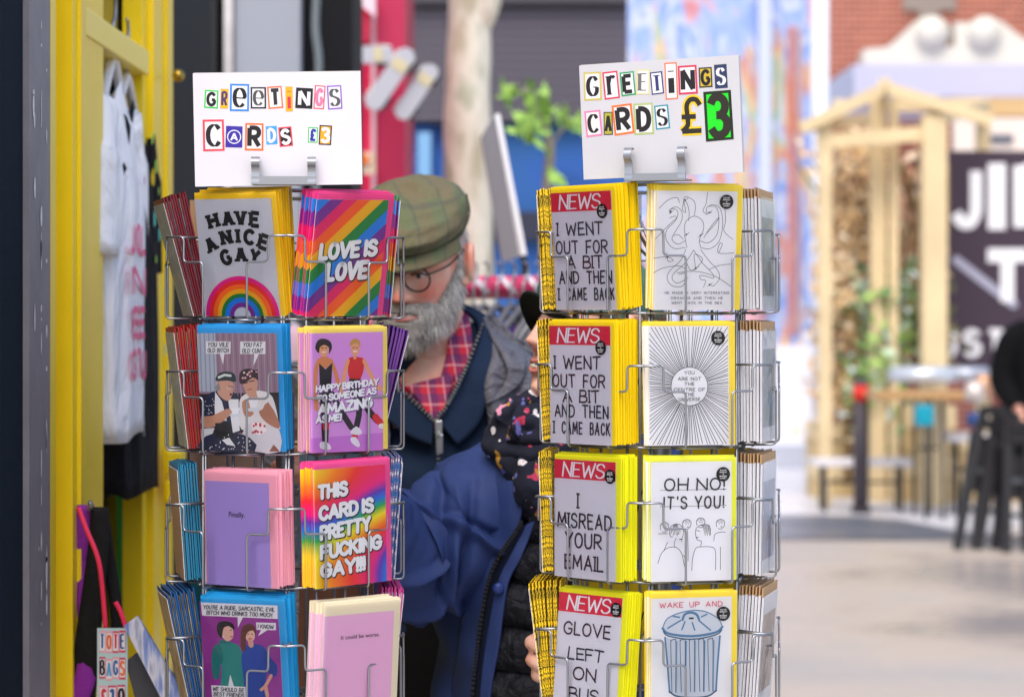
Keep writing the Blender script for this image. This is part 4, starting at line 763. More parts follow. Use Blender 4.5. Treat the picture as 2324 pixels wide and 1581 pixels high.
for r_, t in enumerate(('TOTE', 'BAGS', '£10')):
    n = len(t)
    for k, ch in enumerate(t):
        cx = (k - (n-1)/2) * (38 / n); cz = 84 - r_*38 + random.uniform(-2, 2); a.rect(cx - 16/n*1.1, cz - 16, cx + 16/n*1.1, cz + 15, random.choice(['#d83858', '#e8a8b8', '#d05070']), 1); a.rect(cx - 13/n*1.1, cz - 13, cx + 13/n*1.1, cz + 12, '#e8e4ea', 2)
        a.glyph(ch, cx, cz, 19, ['#2c6cb0', '#e8702c', '#d83858', '#2c5c9c', '#181820', '#58a0d0'][(k + r_*4) % 6], 4, 'bold', wfit=14/n*1.3 if GL[ch][0] > .2 else None, bold=.62 if n == 4 else .8)
a.build('lettering', sg)
def streak():
    t = NT('blue_brush_streaks', .3); v = t.mapping((60, 20, 9), rot=(0, R(28), 0)); n = t.node('TexNoise', {'Vector': v, 'Scale': 1.4, 'Detail': 5.0}); t.color(t.ramp(n.outputs[0], [(.3, '#4c64b0'), (.45, '#8ca0d8'), (.55, '#dcdcec'), (.7, '#7884a8')])); return t.m
b = MB(); b.prism([P(281, 1419, 3.4), P(311, 1397, 3.4), P(470, 1665, 3.4), P(420, 1690, 3.4)], (.0, .012, 0), streak()); tag(b.build('art_print'), 'blue streaky art print in a clear sleeve leaning behind the tote bag sign', 'art print')
b = MB(); b.prism([P(285, 1500, 3.44), P(310, 1480, 3.44), P(420, 1660, 3.44), P(330, 1680, 3.44)], (0, .01, 0), mat('#4c4c52')); tag(b.build('art_print'), 'dark grey board leaning behind the blue streaky print', 'art print')
# ---------------------------------------------------------------- street behind, left to right
def front(name, px0, px1, Y, label, cat, ytop=-260, depth=.6):
    a, c = P(px0, ytop, Y), P(px1, 0, Y); return empty(name, ((a.x+c.x)/2, Y, 0), label, cat), a.x, c.x, a.z
def panel(root, name, px0, px1, py0, py1, Y, th, m, bev=0):
    a, c = P(px0, py0, Y), P(px1, py1, Y); b = MB(); b.box((a.x, Y, max(c.z, 0)), (c.x, Y + th, a.z), m); o = loc(b.build(name, root), root)
    if bev: bevel(o, bev)
    return o
bs, *_ = front('black_shop', 380, 790, 7.4, 'black painted shop front with a pale grey door panel', 'shop')
panel(bs, 'wall_panel', 300, 800, -120, 1900, 7.4, .5, BLACK); panel(bs, 'door', 532, 682, -120, 1900, 7.3, .08, mat('#989da8', .6, 0, .3), .004)
panel(bs, 'door_edge', 508, 528, -120, 1900, 7.28, .1, mat('#c4c0c0', .6, 0, .3, 0, 0, .25, 6)); panel(bs, 'side_panel', 384, 492, -120, 1900, 7.32, .06, mat('#0f1116', .45))
b = MB(); b.tube(smooth_path([tuple(P(*q)) for q in ((722, -60, 7.2), (716, 60, 7.2), (724, 150, 7.2), (716, 300, 7.2), (720, 700, 7.2))], 5), .012, mat('#6c7478', .5), 8); loc(b.build('cable', bs), bs)
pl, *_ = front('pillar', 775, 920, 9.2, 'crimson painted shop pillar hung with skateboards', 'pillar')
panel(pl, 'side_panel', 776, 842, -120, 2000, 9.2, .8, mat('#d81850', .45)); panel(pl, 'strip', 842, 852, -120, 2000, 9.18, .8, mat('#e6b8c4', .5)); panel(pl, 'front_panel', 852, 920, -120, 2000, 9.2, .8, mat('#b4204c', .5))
b = MB(); b.prism([P(792, -20, 9.1), P(852, -20, 9.1), P(852, 40, 9.1), P(800, -5, 9.1)], (0, .05, 0), mat('#e4c8d4')); b.prism([P(783, 90, 9.12), P(790, 0, 9.12), P(842, 55, 9.12), P(838, 96, 9.12)], (0, .04, 0), mat('#b0103c')); loc(b.build('awning', pl), pl)
panel(pl, 'poster', 818, 852, 345, 395, 9.1, .01, mat('#e0c8b0')); panel(pl, 'poster', 820, 836, 352, 372, 9.08, .01, mat('#e8701c'))
def skateboard(p0, p1, wd, Y, label):
    a, c = P(*p0, Y), P(*p1, Y); m_ = (a + c)/2; root = empty('skateboard', m_, label, 'skateboard', 'skateboards on the crimson pillar'); d = (c - a); L = d.length/2; d.normalize(); n = Vector((-d.z, 0, d.x)); r = wd/2/F*Y
    out = []
    for k in range(24):
        an = 2*math.pi*k/24; e = math.cos(an); out.append(d*(math.copysign(L - r, e) + r*e) + n*(r*math.sin(an)))
    b = MB(); b.prism(out, (0, .02, 0), mat('#b2b3bc', .5)); b.build('deck', root)
    b = MB(); b.prism([d*(L*.3) + n*(-r*.8), d*(L*.3) + n*(r*.8), d*(L*.62) + n*(r*.8), d*(L*.62) + n*(-r*.8)], (0, -.004, 0), mat('#c8bc98')); b.build('sticker', root)
    for s_ in (-.62, .62):
        b = MB(); q = d*(L*s_) + Vector((0, .06, 0)); b.tube([q - n*r*1.15, q + n*r*1.15], .012, STEEL, 8); b.tube([q - n*r*1.2, q - n*r*.8], .03, mat('#2c2c30'), 12); b.tube([q + n*r*.8, q + n*r*1.2], .03, mat('#d0ccc8'), 12); b.build('wheels', root)
skateboard((838, 246), (932, 112), 44, 8.9, 'pale skateboard slanting on the crimson pillar, nearer its centre'); skateboard((905, 268), (986, 148), 40, 8.95, 'pale skateboard slanting off the right edge of the crimson pillar'); skateboard((768, 124), (892, 124), 40, 9.0, 'pale skateboard mounted level above the slanting ones')
def slat_mat(c, f, name):
    t = NT(name, .5); x = t.node('SeparateXYZ', {0: t.tc.outputs['Object']}); wv = t.math('ABSOLUTE', t.math('SINE', t.math('MULTIPLY', x.outputs[2], f))); t.b.inputs['Base Color'].default_value = lin(c); t.bump(wv, .8, .02); return t.m
def graf(name, stops, sc, seed=0, dist=2.5):
    t = NT(name, .7); v = t.mapping(sc); n = t.node('TexNoise', {'Vector': v, 'Scale': 1.0, 'Detail': 3.5, 'Distortion': dist, 'W': float(seed)}, noise_dimensions='4D'); m2 = t.node('TexVoronoi', {'Vector': v, 'Scale': 1.3}); sp = t.node('SeparateXYZ', {0: m2.outputs['Color']})
    f = t.math('ADD', t.math('MULTIPLY', n.outputs[0], .75), t.math('MULTIPLY', sp.outputs[0], .25)); t.color(t.ramp(f, stops, 'LINEAR')); return t.m
sh, *_ = front('shuttered_shop', 920, 1420, 13, 'grey roller shuttered shop with a blue graffiti wall below', 'shop')
panel(sh, 'roller_shutter', 780, 1424, -150, 277, 13, .4, slat_mat('#565360', 70, 'shutter_slats')); panel(sh, 'shutter_box', 780, 1424, -12, 6, 12.94, .05, mat('#4a4852'))
panel(sh, 'wall_panel', 780, 1424, 278, 1400, 13.1, .3, graf('blue_graffiti', [(.3, '#1c2c54'), (.42, '#2c5ca8'), (.5, '#2c609c'), (.58, '#1e3668'), (.66, '#3c7ca8'), (.75, '#307c88')], (.8, .8, .55), 3))
panel(sh, 'dark_band', 780, 1424, 480, 545, 13.02, .07, mat('#2c3044')); panel(sh, 'pipe', 948, 978, 300, 600, 13.0, .05, mat('#78a8d4'))  # dark gap across the wall, laid on as a darker strip
mu, *_ = front('mural_wall', 1420, 1850, 23, 'tall wall covered by a pastel blue and pink mural', 'wall')
MUR = [(.3, '#c47c84'), (.37, '#d4a8b0'), (.41, '#a4b8e0'), (.45, '#88a4e0'), (.49, '#ccd2e4'), (.53, '#7090d8'), (.56, '#b0c4e4'), (.6, '#c88474'), (.63, '#d8c098'), (.67, '#90b8a8'), (.72, '#d0d4e4'), (.78, '#7890d0')]
panel(mu, 'wall_panel', 1420, 1852, -300, 785, 23, .6, graf('pastel_mural', MUR, (2.7, 1, 1.0), 8, 1.0)); panel(mu, 'plinth', 1420, 1842, 785, 1010, 22.9, .7, mat('#e8e8ee', .6)); panel(mu, 'base', 1420, 1842, 1010, 1090, 22.8, .8, mat('#b4b8c4', .6))
panel(mu, 'column', 1722, 1752, -300, 700, 22.86, .1, mat('#c4cce0', .6), .01)
for x0, x1, c in ((1790, 1802, '#c88070'), (1810, 1816, '#d49c84'), (1520, 1535, '#c0cce8')): panel(mu, 'strip', x0, x1, 60, 760, 22.95, .04, mat(c, .6))
b = MB(); b.tube([P(1862, 1120, 21.5) , P(1862, -300, 21.5)], .075, mat('#e8eaf4', .5), 14); tag(b.build('drain_pipe'), 'white vertical pipe between the mural and the brick house', 'pipe')
br, *_ = front('brick_house', 1860, 2500, 30, 'red brick house with a white scrolled pediment', 'house')
def brick():
    t = NT('red_brick', .75); v = t.mapping((1, 1, 1), rot=(R(90), 0, 0)); k = t.node('TexBrick', {'Vector': v, 'Scale': 3.2, 'Mortar Size': .03, 'Color1': lin('#a45844'), 'Color2': lin('#8c4434'), 'Mortar': lin('#b89080')}); t.color(k.outputs[0]); return t.m
panel(br, 'wall_panel', 1842, 2600, -400, 1300, 30, .6, brick())
WP = mat('#d4d0c4', .6)
for x0, x1, y0, y1 in ((2050, 2170, -40, 24), (2085, 2130, 24, 80), (2330, 2420, -60, 20)): panel(br, 'window', x0, x1, y0, y1, 29.95, .1, mat('#8c8078', .3))
for x0, x1 in ((2040, 2078), (2120, 2290)):
    pass
pd = []
pts = [(1960, 124), (1962, 112), (2010, 108), (2035, 92), (2058, 70), (2085, 45), (2100, 38), (2130, 40), (2150, 60), (2152, 90), (2140, 104), (2168, 106), (2168, 52), (2202, 52), (2202, 106), (2216, 104), (2204, 90), (2206, 58), (2226, 38), (2252, 40), (2275, 50), (2305, 75), (2340, 98), (2400, 112), (2402, 146), (1960, 146)]
b = MB(); b.prism([P(x, y, 29.4) for x, y in pts], (0, .5, 0), WP); loc(b.build('pediment', br), br)
for cx in (2117, 2236):
    b = MB(); q = P(cx, 74, 29.3); b.tube([q, q + Vector((0, .3, 0))], .2, WP, 24); loc(b.build('scroll', br), br)
panel(br, 'cornice', 1938, 2600, 146, 220, 26, 3.4, mat('#c0c0d8', .5)); panel(br, 'fascia', 2170, 2600, 222, 262, 25.5, .3, mat('#c8a878', .6)); panel(br, 'sign_board', 2165, 2600, 268, 345, 25.4, .1, mat('#e8d8cc', .6)); panel(br, 'sign_letters', 2235, 2300, 306, 322, 25.35, .04, mat('#50586c', .6))
# timber pergola
WOOD = mat('#dcc69c', .6, 0, .3, .1, 40, .1, 3); WOOD2 = mat('#c8ae7e', .6, 0, .3, .1, 40, .1, 3)
pg, *_ = front('pergola', 1860, 2240, 19, 'pale timber pergola with a gabled frame over the planters', 'pergola')
def post(px, Y, wd, y0, m=WOOD, name='post'):
    a = P(px, y0, Y); h = wd/2/F*Y; b = MB(); b.box((a.x - h, Y - h, 0), (a.x + h, Y + h, a.z), m); loc(b.build(name, pg), pg)
for px, Y, wd, y0 in ((1872, 18.6, 28, 282), (1992, 19.0, 34, 208), (2028, 18.9, 20, 230), (2118, 18.6, 54, 262), (2230, 20.8, 30, 225)): post(px, Y, wd, y0)
def beam(p, q, wd, m=WOOD, name='beam'):
    b = MB(); b.bar(P(*p), P(*q), wd, wd, m); loc(b.build(name, pg), pg)
for p, q, wd in (((1818, 292, 18.5), (2008, 200, 18.5), .09), ((2008, 200, 18.5), (2250, 275, 18.5), .09), ((1855, 322, 18.6), (2145, 300, 18.6), .11), ((1840, 286, 18.6), (1990, 270, 20.6), .1), ((2118, 268, 18.6), (2235, 240, 20.8), .1), ((1985, 240, 20.6), (2230, 238, 20.6), .1), ((2008, 205, 18.5), (2008, 190, 21), .1), ((1900, 255, 18.5), (1905, 235, 21), .08), ((2120, 240, 18.5), (2115, 226, 21), .08)): beam(p, q, wd)
def leaves(name, boxes, cols, label, cat, n, size, seed, stem=None, parent=None, spread=14):
    rnd = random.Random(seed); b = MB(); ms = [mat(c, .7) for c in cols]
    for x0, x1, y0, y1, Y0, Y1, k in boxes:
        cl = [(rnd.uniform(x0, x1), rnd.uniform(y0, y1), rnd.uniform(Y0, Y1)) for _ in range(max(4, int(n*k/14)))]
        for i in range(int(n*k)):
            c = rnd.choice(cl); p = P(c[0] + rnd.gauss(0, spread), c[1] + rnd.gauss(0, spread*1.3), c[2] + rnd.gauss(0, .1)); s_ = size*rnd.uniform(.5, 1.2)
            u = Vector((rnd.gauss(0, 1), rnd.gauss(0, 1), rnd.gauss(0, 1))).normalized(); v = u.orthogonal().normalized()
            b.add([p - u*s_, p + v*s_*.5, p + u*s_, p - v*s_*.5], [(0, 1, 2, 3)], rnd.choice(ms))
    o = b.build(name, parent)
    return tag(o, label, cat) if label else o
TAN = ['#f0d09c', '#f4dcb0', '#e4c08c', '#f8e4c0', '#dcb888', '#f0d8b4']
def plant(label, boxes, cols, n, size, seed, stems):
    root = empty('climbing_plant', P(sum(b_[0] for b_ in boxes)/len(boxes), 1100, boxes[0][4]), label, 'plant', 'plants on the pergola')
    o = leaves('foliage', boxes, cols, None, None, n, size, seed, spread=26); o.parent = root; loc(o, root)
    b = MB(); rnd = random.Random(seed)
    for i in range(stems):
        x = rnd.uniform(boxes[0][0], boxes[0][1]); Y = boxes[0][4] + .1; b.tube(smooth_path([tuple(P(x + rnd.uniform(-20, 20)*k, 1090 - k*180, Y + rnd.uniform(0, .2))) for k in range(5)], 4), .012, mat('#7c6038'), 6)
    loc(b.build('stem', root), root)
plant('dried tan climbing plant filling the left bay of the pergola', [(1868, 1985, 330, 960, 19.2, 19.8, 1.0)], TAN, 2000, .06, 1, 9)
plant('reddish brown climbing plant between the two middle posts', [(2032, 2100, 360, 760, 19.6, 20.2, 1.0)], ['#d8a888', '#e0b490', '#ecc8a8', '#c89878', '#d8cc9c', '#f0dcc0'], 520, .08, 2, 5)
plant('leafy green creeper low behind the bollard', [(1955, 2050, 620, 960, 18.9, 19.4, 1.0)], ['#84a84c', '#a0c068', '#5c8c44', '#bcd4b4', '#ccdcd8', '#6c9460'], 800, .07, 3, 5)
plant('thin olive creeper climbing the front pergola post', [(2040, 2140, 640, 860, 19.0, 19.3, 1.0)], ['#7c7c48', '#a08c60', '#606838'], 220, .07, 4, 3)
def planter(x0, x1, y0, Y, label):
    a, c = P(x0, y0, Y), P(x1, y0, Y); root = empty('planter', ((a.x+c.x)/2, Y, 0), label, 'planter', 'timber planters'); h = a.z; n = 4
    for k in range(n):
        b = MB(); b.box((a.x, Y, h*k/n + .006), (c.x, Y + .5, h*(k+1)/n - .006), WOOD if k % 2 else WOOD2); loc(b.build('plank', root), root)
planter(1845, 2050, 958, 19.4, 'long timber planter under the dried tan plants'); planter(2050, 2170, 920, 18.9, 'taller pale timber planter behind the table'); planter(2180, 2330, 985, 18.9, 'timber planter under the black banner')
# banner
bn, *_ = front('banner', 2080, 2500, 20.4, 'black banner with big white letters behind the pergola', 'banner')
panel(bn, 'cloth', 2075, 2560, 342, 860, 20.4, .02, mat('#473c48', .8, 0, .15))
a = Art(0); sc = F / 20.4
def bt(ch, cx, cy, h, wd, bold=1): q = P(cx, cy, 20.4); a.glyph(ch, (q.x - bn.location.x)*1000, q.z*1000, h/sc*1000, '#ececf0', 2, 'block', wfit=wd/sc*1000 if GL[ch][0] > .2 else None, bold=bold)
a.y0 = -.006; bt('J', 2192, 448, 120, 46, .85); bt('I', 2262, 446, 150, 0, 1.0); bt('N', 2352, 446, 140, 70, .9); bt('T', 2286, 632, 105, 90, 1.1)
for k, ch in enumerate('SUSTA'): bt(ch, 2098 + k*54, 778, 52, 30, .9)
bt('I', 2360, 778, 52, 30, .9)
q0, q1 = P(2170, 590, 20.4), P(2300, 690, 20.4); a.line([((q0.x - bn.location.x)*1000, q0.z*1000), ((q1.x - bn.location.x)*1000, q1.z*1000)], 70, '#a8a8bc', 1, raw=True)
o = a.build('lettering', bn); o.location.y = 0
# bollard, table, benches
bo = empty('bollard', P(1954, 1165, 17.9) * 1, 'dark grey street bollard with a red band round its top', 'bollard'); bo.location.z = 0
b = MB(); b.tube([(0, 0, 0), (0, 0, .88)], .056, mat('#40383f', .5), 16); b.tube([(0, 0, 0), (0, 0, .05)], .075, mat('#2c282e', .5), 16); b.build('post', bo)
b = MB(); b.tube([(0, 0, .832), (0, 0, .945)], .06, mat('#d8220c', .4), 16); b.build('band', bo)
b = MB(); b.tube([(0, 0, .945), (0, 0, .985), (0, 0, .995)], [.056, .056, .04], mat('#4e4650', .5), 16); b.build('cap', bo)
def table(x0, x1, y0, Y, th, label, legs, name='table', top='#b88e5c', dep=.6, lw=.014, kind='table', grp=None):
    a, c = P(x0, y0, Y), P(x1, y0, Y); root = empty(name, ((a.x+c.x)/2, Y, 0), label, kind, grp); b = MB(); b.box((a.x, Y - dep/2, a.z - th), (c.x, Y + dep/2, a.z), mat(top, .5)); o = loc(b.build('top' if name == 'table' else 'seat', root), root); bevel(o, .006)
    for px in legs:
        for dy in (-dep/2 + .05, dep/2 - .05):
            q = P(px, 0, Y).x; b = MB(); b.tube([(q, Y + dy, 0), (q, Y + dy*.8, a.z - th)], lw, mat('#241f1e', .5), 8); loc(b.build('leg', root), root)
    b = MB(); q0, q1 = P(legs[0], 0, Y).x, P(legs[-1], 0, Y).x; b.tube([(q0, Y, a.z*.55), (q1, Y, a.z*.55)], .012, mat('#241f1e', .5), 6); loc(b.build('stretcher', root), root)
table(1972, 2192, 888, 17.6, .05, 'high timber topped table just right of the red banded bollard', (2088, 2126)); table(1842, 2066, 1040, 18.1, .05, 'low white topped bench left of the bollard', (1868, 2040), 'bench', '#dcd8da', .35, .014, 'bench', 'low white benches'); table(2148, 2270, 984, 17.8, .05, 'low white topped bench beside the folded chairs', (2165, 2250), 'bench', '#dcd8da', .35, .014, 'bench', 'low white benches')
b = MB(); q = P(2100, 945, 17.2); b.box((q.x - .065, 17.2, q.z - .07), (q.x + .065, 17.3, q.z + .08), mat('#0c9cb4', .5)); o = b.build('bag'); bevel(o, .02); tag(o, 'turquoise bag hanging under the high table', 'bag')
def dish(px, y, Y, w_, h_, c, label, name='tray'):
    q = P(px, y, Y); b = MB(); b.tube([q, q + Vector((0, 0, h_*.15)), q + Vector((0, 0, h_))], [w_*.6, w_, w_*.85], mat(c, .3, .3), 14); tag(b.build(name), label, name)
dish(2095, 868, 18.2, .28, .12, '#c4ccd4', 'silver tray stood behind the table between the posts'); dish(2190, 862, 18.2, .2, .1, '#aab0bc', 'grey metal bowl right of the front pergola post', 'bowl'); dish(2232, 900, 17.2, .06, .16, '#c89874', 'tan paper cup beside the folded chairs', 'cup'); dish(2212, 912, 17.0, .07, .14, '#d8ccc4', 'pale paper cup at the table edge', 'cup'); dish(2218, 968, 17.0, .08, .1, '#2c4c84', 'dark blue cup below the pale paper cup', 'cup')
# folded chairs and passer-by at the right edge
def chair(top, bot, label, Y=15.2):
    a, c = P(*top, Y), P(*bot, Y); c.z = 0; root = empty('folding_chair', c, label, 'folding chair', 'dark folded chairs on the right'); m = mat('#1c1a1e', .45)
    for dx in (0, .13):
        b = MB(); b.bar(a + Vector((dx, .1, 0)), c + Vector((dx, 0, 0)), .055, .03, m); loc(b.build('leg', root), root)
        b = MB(); b.bar(a + Vector((dx - .05, .18, -.15)), c + Vector((dx + .05, .3, 0)), .04, .03, m); loc(b.build('leg', root), root)
    for t in (.02, .12, .45, .72):
        q = a.lerp(c, t) + Vector((0, .06, 0)); b = MB(); b.bar(q, q + Vector((.13, .02, 0)), .03, .06 if t < .2 else .03, mat('#5c6068', .35, .5) if t > .4 else m); loc(b.build('rung', root), root)
    q = a.lerp(c, .3); b = MB(); b.bar(q + Vector((-.01, .12, 0)), a.lerp(c, .66) + Vector((-.01, .12, 0)), .02, .02, m); b.prism([q + Vector((0, .1, .03)), q + Vector((.14, .1, .03)), a.lerp(c, .6) + Vector((.14, .1, 0)), a.lerp(c, .6) + Vector((0, .1, 0))], (0, .03, 0), m); loc(b.build('seat', root), root)
chair((2240, 925), (2172, 1214), 'leftmost dark folded chair leaning at the right edge'); chair((2268, 940), (2212, 1226), 'middle dark folded chair of the leaning set'); chair((2296, 960), (2284, 1240), 'dark folded chair standing nearest the person in black', 15.0)
# tree, sapling, board, clothes rail
tr = empty('tree', (P(1062, 0, 10).x, 10, 0), 'pale smooth barked tree trunk between the racks', 'tree')
def bark():
    t = NT('mottled_bark', .8); v = t.mapping((4, 4, 1.6)); n = t.node('TexNoise', {'Vector': v, 'Scale': 2.2, 'Detail': 4.0}); t.color(t.ramp(n.outputs[0], [(.35, '#bcb49c'), (.44, '#dcd6c4'), (.55, '#eae4d6'), (.66, '#b8bca4')])); t.bump(n.outputs[0], .4, .02); return t.m
BK = bark(); b = MB(); pts = [(1066, 1528), (1068, 1200), (1066, 800), (1062, 500), (1060, 250), (1066, 60), (1072, -200), (1080, -500)]
b.tube(smooth_path([tuple(P(x, y, 10)) for x, y in pts], 5), [.125 - .035*min(1, i/25) + .002*math.sin(i*1.7) for i in range(36)], BK, 18); loc(b.build('trunk', tr), tr)
b = MB(); b.tube(smooth_path([tuple(P(*q)) for q in ((1085, 70, 10), (1108, 20, 9.95), (1130, -80, 9.9), (1200, -350, 9.6))], 5), .045, BK, 10); b.tube(smooth_path([tuple(P(*q)) for q in ((1075, -200, 10), (1000, -420, 10.2), (900, -560, 10.3))], 5), .05, BK, 10); b.ball(P(1104, 22, 9.96), .05, BK); loc(b.build('limb', tr), tr)
o = leaves('crown', [(800, 1400, -900, -330, 9.2, 10.8, 1.0)], ['#6c9838', '#88b040', '#507c30'], None, None, 900, .09, 7); o.parent = tr; loc(o, tr)
sp = empty('sapling', (P(1245, 0, 9.4).x, 9.4, 0), 'young sapling with lime green leaves right of the trunk', 'sapling')
b = MB(); b.tube(smooth_path([tuple(P(*q)) for q in ((1228, 1560, 9.4), (1232, 900, 9.4), (1236, 500, 9.4), (1248, 330, 9.4), (1215, 250, 9.4), (1190, 200, 9.4))], 5), [.02]*16 + [.012]*10, mat('#8c8478'), 8)
b.tube(smooth_path([tuple(P(*q)) for q in ((1246, 340, 9.4), (1280, 290, 9.4), (1320, 270, 9.4))], 4), .007, mat('#8c8478'), 6); loc(b.build('stem', sp), sp)
o = leaves('foliage', [(1150, 1235, 195, 225, 9.2, 9.6, .5), (1180, 1290, 240, 300, 9.2, 9.6, .9), (1270, 1330, 270, 295, 9.2, 9.6, .35), (1225, 1262, 330, 420, 9.2, 9.5, .16)], ['#8cb450', '#9cc460', '#6c9438', '#7ca444'], None, None, 44, .05, 5); o.parent = sp; loc(o, sp)
bd = empty('display_board', (P(1150, 0, 6.5).x, 6.5, 0), 'leaning white edged board seen nearly edge on before the trunk', 'board')
b = MB(); b.prism([P(1122, 260, 6.5), P(1134, 259, 6.5), P(1195, 576, 6.5), P(1178, 580, 6.5)], (-.05, .9, .0), mat('#c2bcbc', .6)); loc(b.build('panel', bd), bd)
b = MB(); b.prism([P(1123, 258.5, 6.49), P(1134.5, 258, 6.49), P(1195.5, 578, 6.49), P(1185, 580, 6.49)], (0, .008, 0), mat('#ececf0', .5)); loc(b.build('edge', bd), bd)
b = MB(); b.tube(smooth_path([tuple(P(*q)) for q in ((1186, 578, 6.55), (1192, 610, 6.55), (1186, 640, 6.5), (1180, 700, 6.5), (1175, 1400, 6.5))], 5), .009, mat('#1c1c20'), 8); b.tube([P(1180, 700, 6.5), P(1120, 1420, 6.9)], .012, mat('#1c1c20'), 8); loc(b.build('stand', bd), bd)
YR = 5.5
def candy():
    t = NT('pink_white_wrap', .4); x = t.node('SeparateXYZ', {0: t.tc.outputs['Object']}); v = t.math('FRACT', t.math('ADD', t.math('MULTIPLY', x.outputs[0], 16), t.math('MULTIPLY', x.outputs[2], 14))); t.color(t.ramp(v, [(0, '#c83464'), (.55, '#e8e0e8'), (.8, '#d85880')], 'CONSTANT')); return t.m
rl = empty('clothes_rail', (P(900, 0, YR).x, YR, 0), 'clothes rail wrapped in pink and white tape behind the couple', 'clothes rail')
b = MB(); b.tube([P(330, 652, YR + .15), P(1560, 645, YR)], .022, candy(), 12); loc(b.build('rail_bar', rl), rl)
b = MB(); b.tube([P(900, 668, YR + .2), P(1560, 662, YR + .2)], .012, mat('#b83c5c', .4), 12); loc(b.build('rail_bar', rl), rl)
for px in (335, 1555):
    b = MB(); q = P(px, 648, YR); b.tube([q, Vector((q.x, q.y, .03))], .014, STEEL, 10); b.tube([Vector((q.x, q.y - .3, .03)), Vector((q.x, q.y + .3, .03))], .014, STEEL, 10); loc(b.build('stand', rl), rl)
gs = [(410, '#3c8c3c', 'green', 30), (455, '#b4cc10', 'lime green', 10), (510, '#f0703c', 'coral orange', 12), (575, '#c8d818', 'acid yellow', 8), (625, '#f0602c', 'bright orange', 20), (660, '#ecc0cc', 'pale pink', 30), (880, '#3c3c44', 'charcoal', 70), (1075, '#d8a060', 'tan', 70), (1098, '#d8d8e0', 'off white', 62), (1128, '#303440', 'slate', 58), (1160, '#7c2ca0', 'purple', 66), (1188, '#e4e4e8', 'white', 60), (1215, '#20242c', 'black', 66), (1250, '#3c6c8c', 'steel blue', 64), (1450, '#b0203c', 'red', 60), (1490, '#5c3c74', 'plum', 62)]
for k, (px, c, nm, rz) in enumerate(gs):
    q = P(px, 735, YR); garment('shirt', q, R(rz), c, '%s shirt hanging on the pink wrapped rail' % nm, 'shirt', 'shirts on the rail', seed=k, hanger=True, W=.2)
# ---------------------------------------------------------------- people
def lerp_tab(tab, z):
    if z <= tab[0][0]: return tab[0][1:]
    for a, b in zip(tab, tab[1:]):
        if z <= b[0]:
            t = (z - a[0]) / (b[0] - a[0]); t = t*t*(3 - 2*t) * .5 + t * .5
            return tuple(a[i] + (b[i] - a[i])*t for i in range(1, len(a)))
    return tab[-1][1:]
G = lambda x, c, s: math.exp(-((x - c) / s) ** 2)
HEAD = [(-.123, .012, .062, -.03), (-.118, .026, .078, -.015), (-.108, .041, .086, .0), (-.09, .054, .087, .035), (-.065, .063, .087, .066), (-.035, .0705, .088, .088), (0, .075, .0895, .097), (.035, .0765, .092, .099), (.07, .072, .083, .092), (.095, .06, .066, .077), (.112, .042, .045, .055), (.121, .022, .024, .03), (.124, .004, .004, .006)]
def head_pt(phi, z, sx=1.0):
    """phi 0 = straight ahead; local: x right, -y ahead"""
    a, f, b = lerp_tab(HEAD, z); c, s = math.cos(phi), math.sin(phi)
    x = a * math.copysign(abs(s) ** .92, s) * sx; d = (f if c > 0 else b) * math.copysign(abs(c) ** .9, c)
    if c > 0:
        ax = abs(x); nz = max(0, min(1, (.014 - z) / .052)) if z > -.04 else max(0, 1 - ((-.04 - z) / .011) ** 2)
        d += .029 * G(x, 0, .0105) * nz + .011 * G(ax, .0135, .0075) * G(z, -.041, .009) - .011 * G(ax, .031, .016) * G(z, .002, .012) + .005 * G(ax, .031, .012) * G(z, .0, .008)
        d += .005 * G(ax, .026, .026) * G(z, .021, .008) + .006 * G(ax, .042, .02) * G(z, -.034, .018) + .006 * G(x, 0, .024) * (G(z, -.068, .006) + 1.1*G(z, -.08, .0065)) - .004 * G(x, 0, .026) * G(z, -.0742, .0026) + .006 * G(x, 0, .02) * G(z, -.108, .012) - .003 * G(z, -.056, .006) * G(ax, .02, .012)
    return Vector((x, -d, z))
def head_rows(M, n=110, m=100, dz=0, off=0):
    rows = []
    for i in range(n + 1):
        z = -.1235 + .2472 * i / n; sq = Vector((0, 0, -max(0, z - .06)*.42))
        rows.append([M @ (head_pt(2*math.pi*k/m, z) + sq) for k in range(m)])
    return rows
def ear(b, M, s, m):
    pts = []
    for k in range(15):
        a = R(-60 + 330*k/14); pts.append(M @ Vector((s*(.078 + .012*(1 if a else 1) + .004*math.cos(a)), .012 - .019*math.cos(a)*.9, -.008 + .031*math.sin(a) + (.004*math.cos(a)))))
    b.tube(pts, .0062, m, 8)
    b.ball((0, 0, 0), .01, m, 4, 3) if False else None
    rows = []
    for i in range(9):
        t = i/8; r = .03*math.sin(math.pi*(.08 + .84*t)); rows.append([M @ Vector((s*(.076 + .008*math.sin(math.pi*t) + .0035*math.cos(q)), .012 - r*.62*math.sin(q)*1.0, -.038 + .062*t)) for q in [2*math.pi*k/12 for k in range(12)]])
    b.grid(rows, m, closed=True, cap=True)
    b.ball(M @ Vector((s*.081, .004, -.037)), .0095, m, 10, 8)
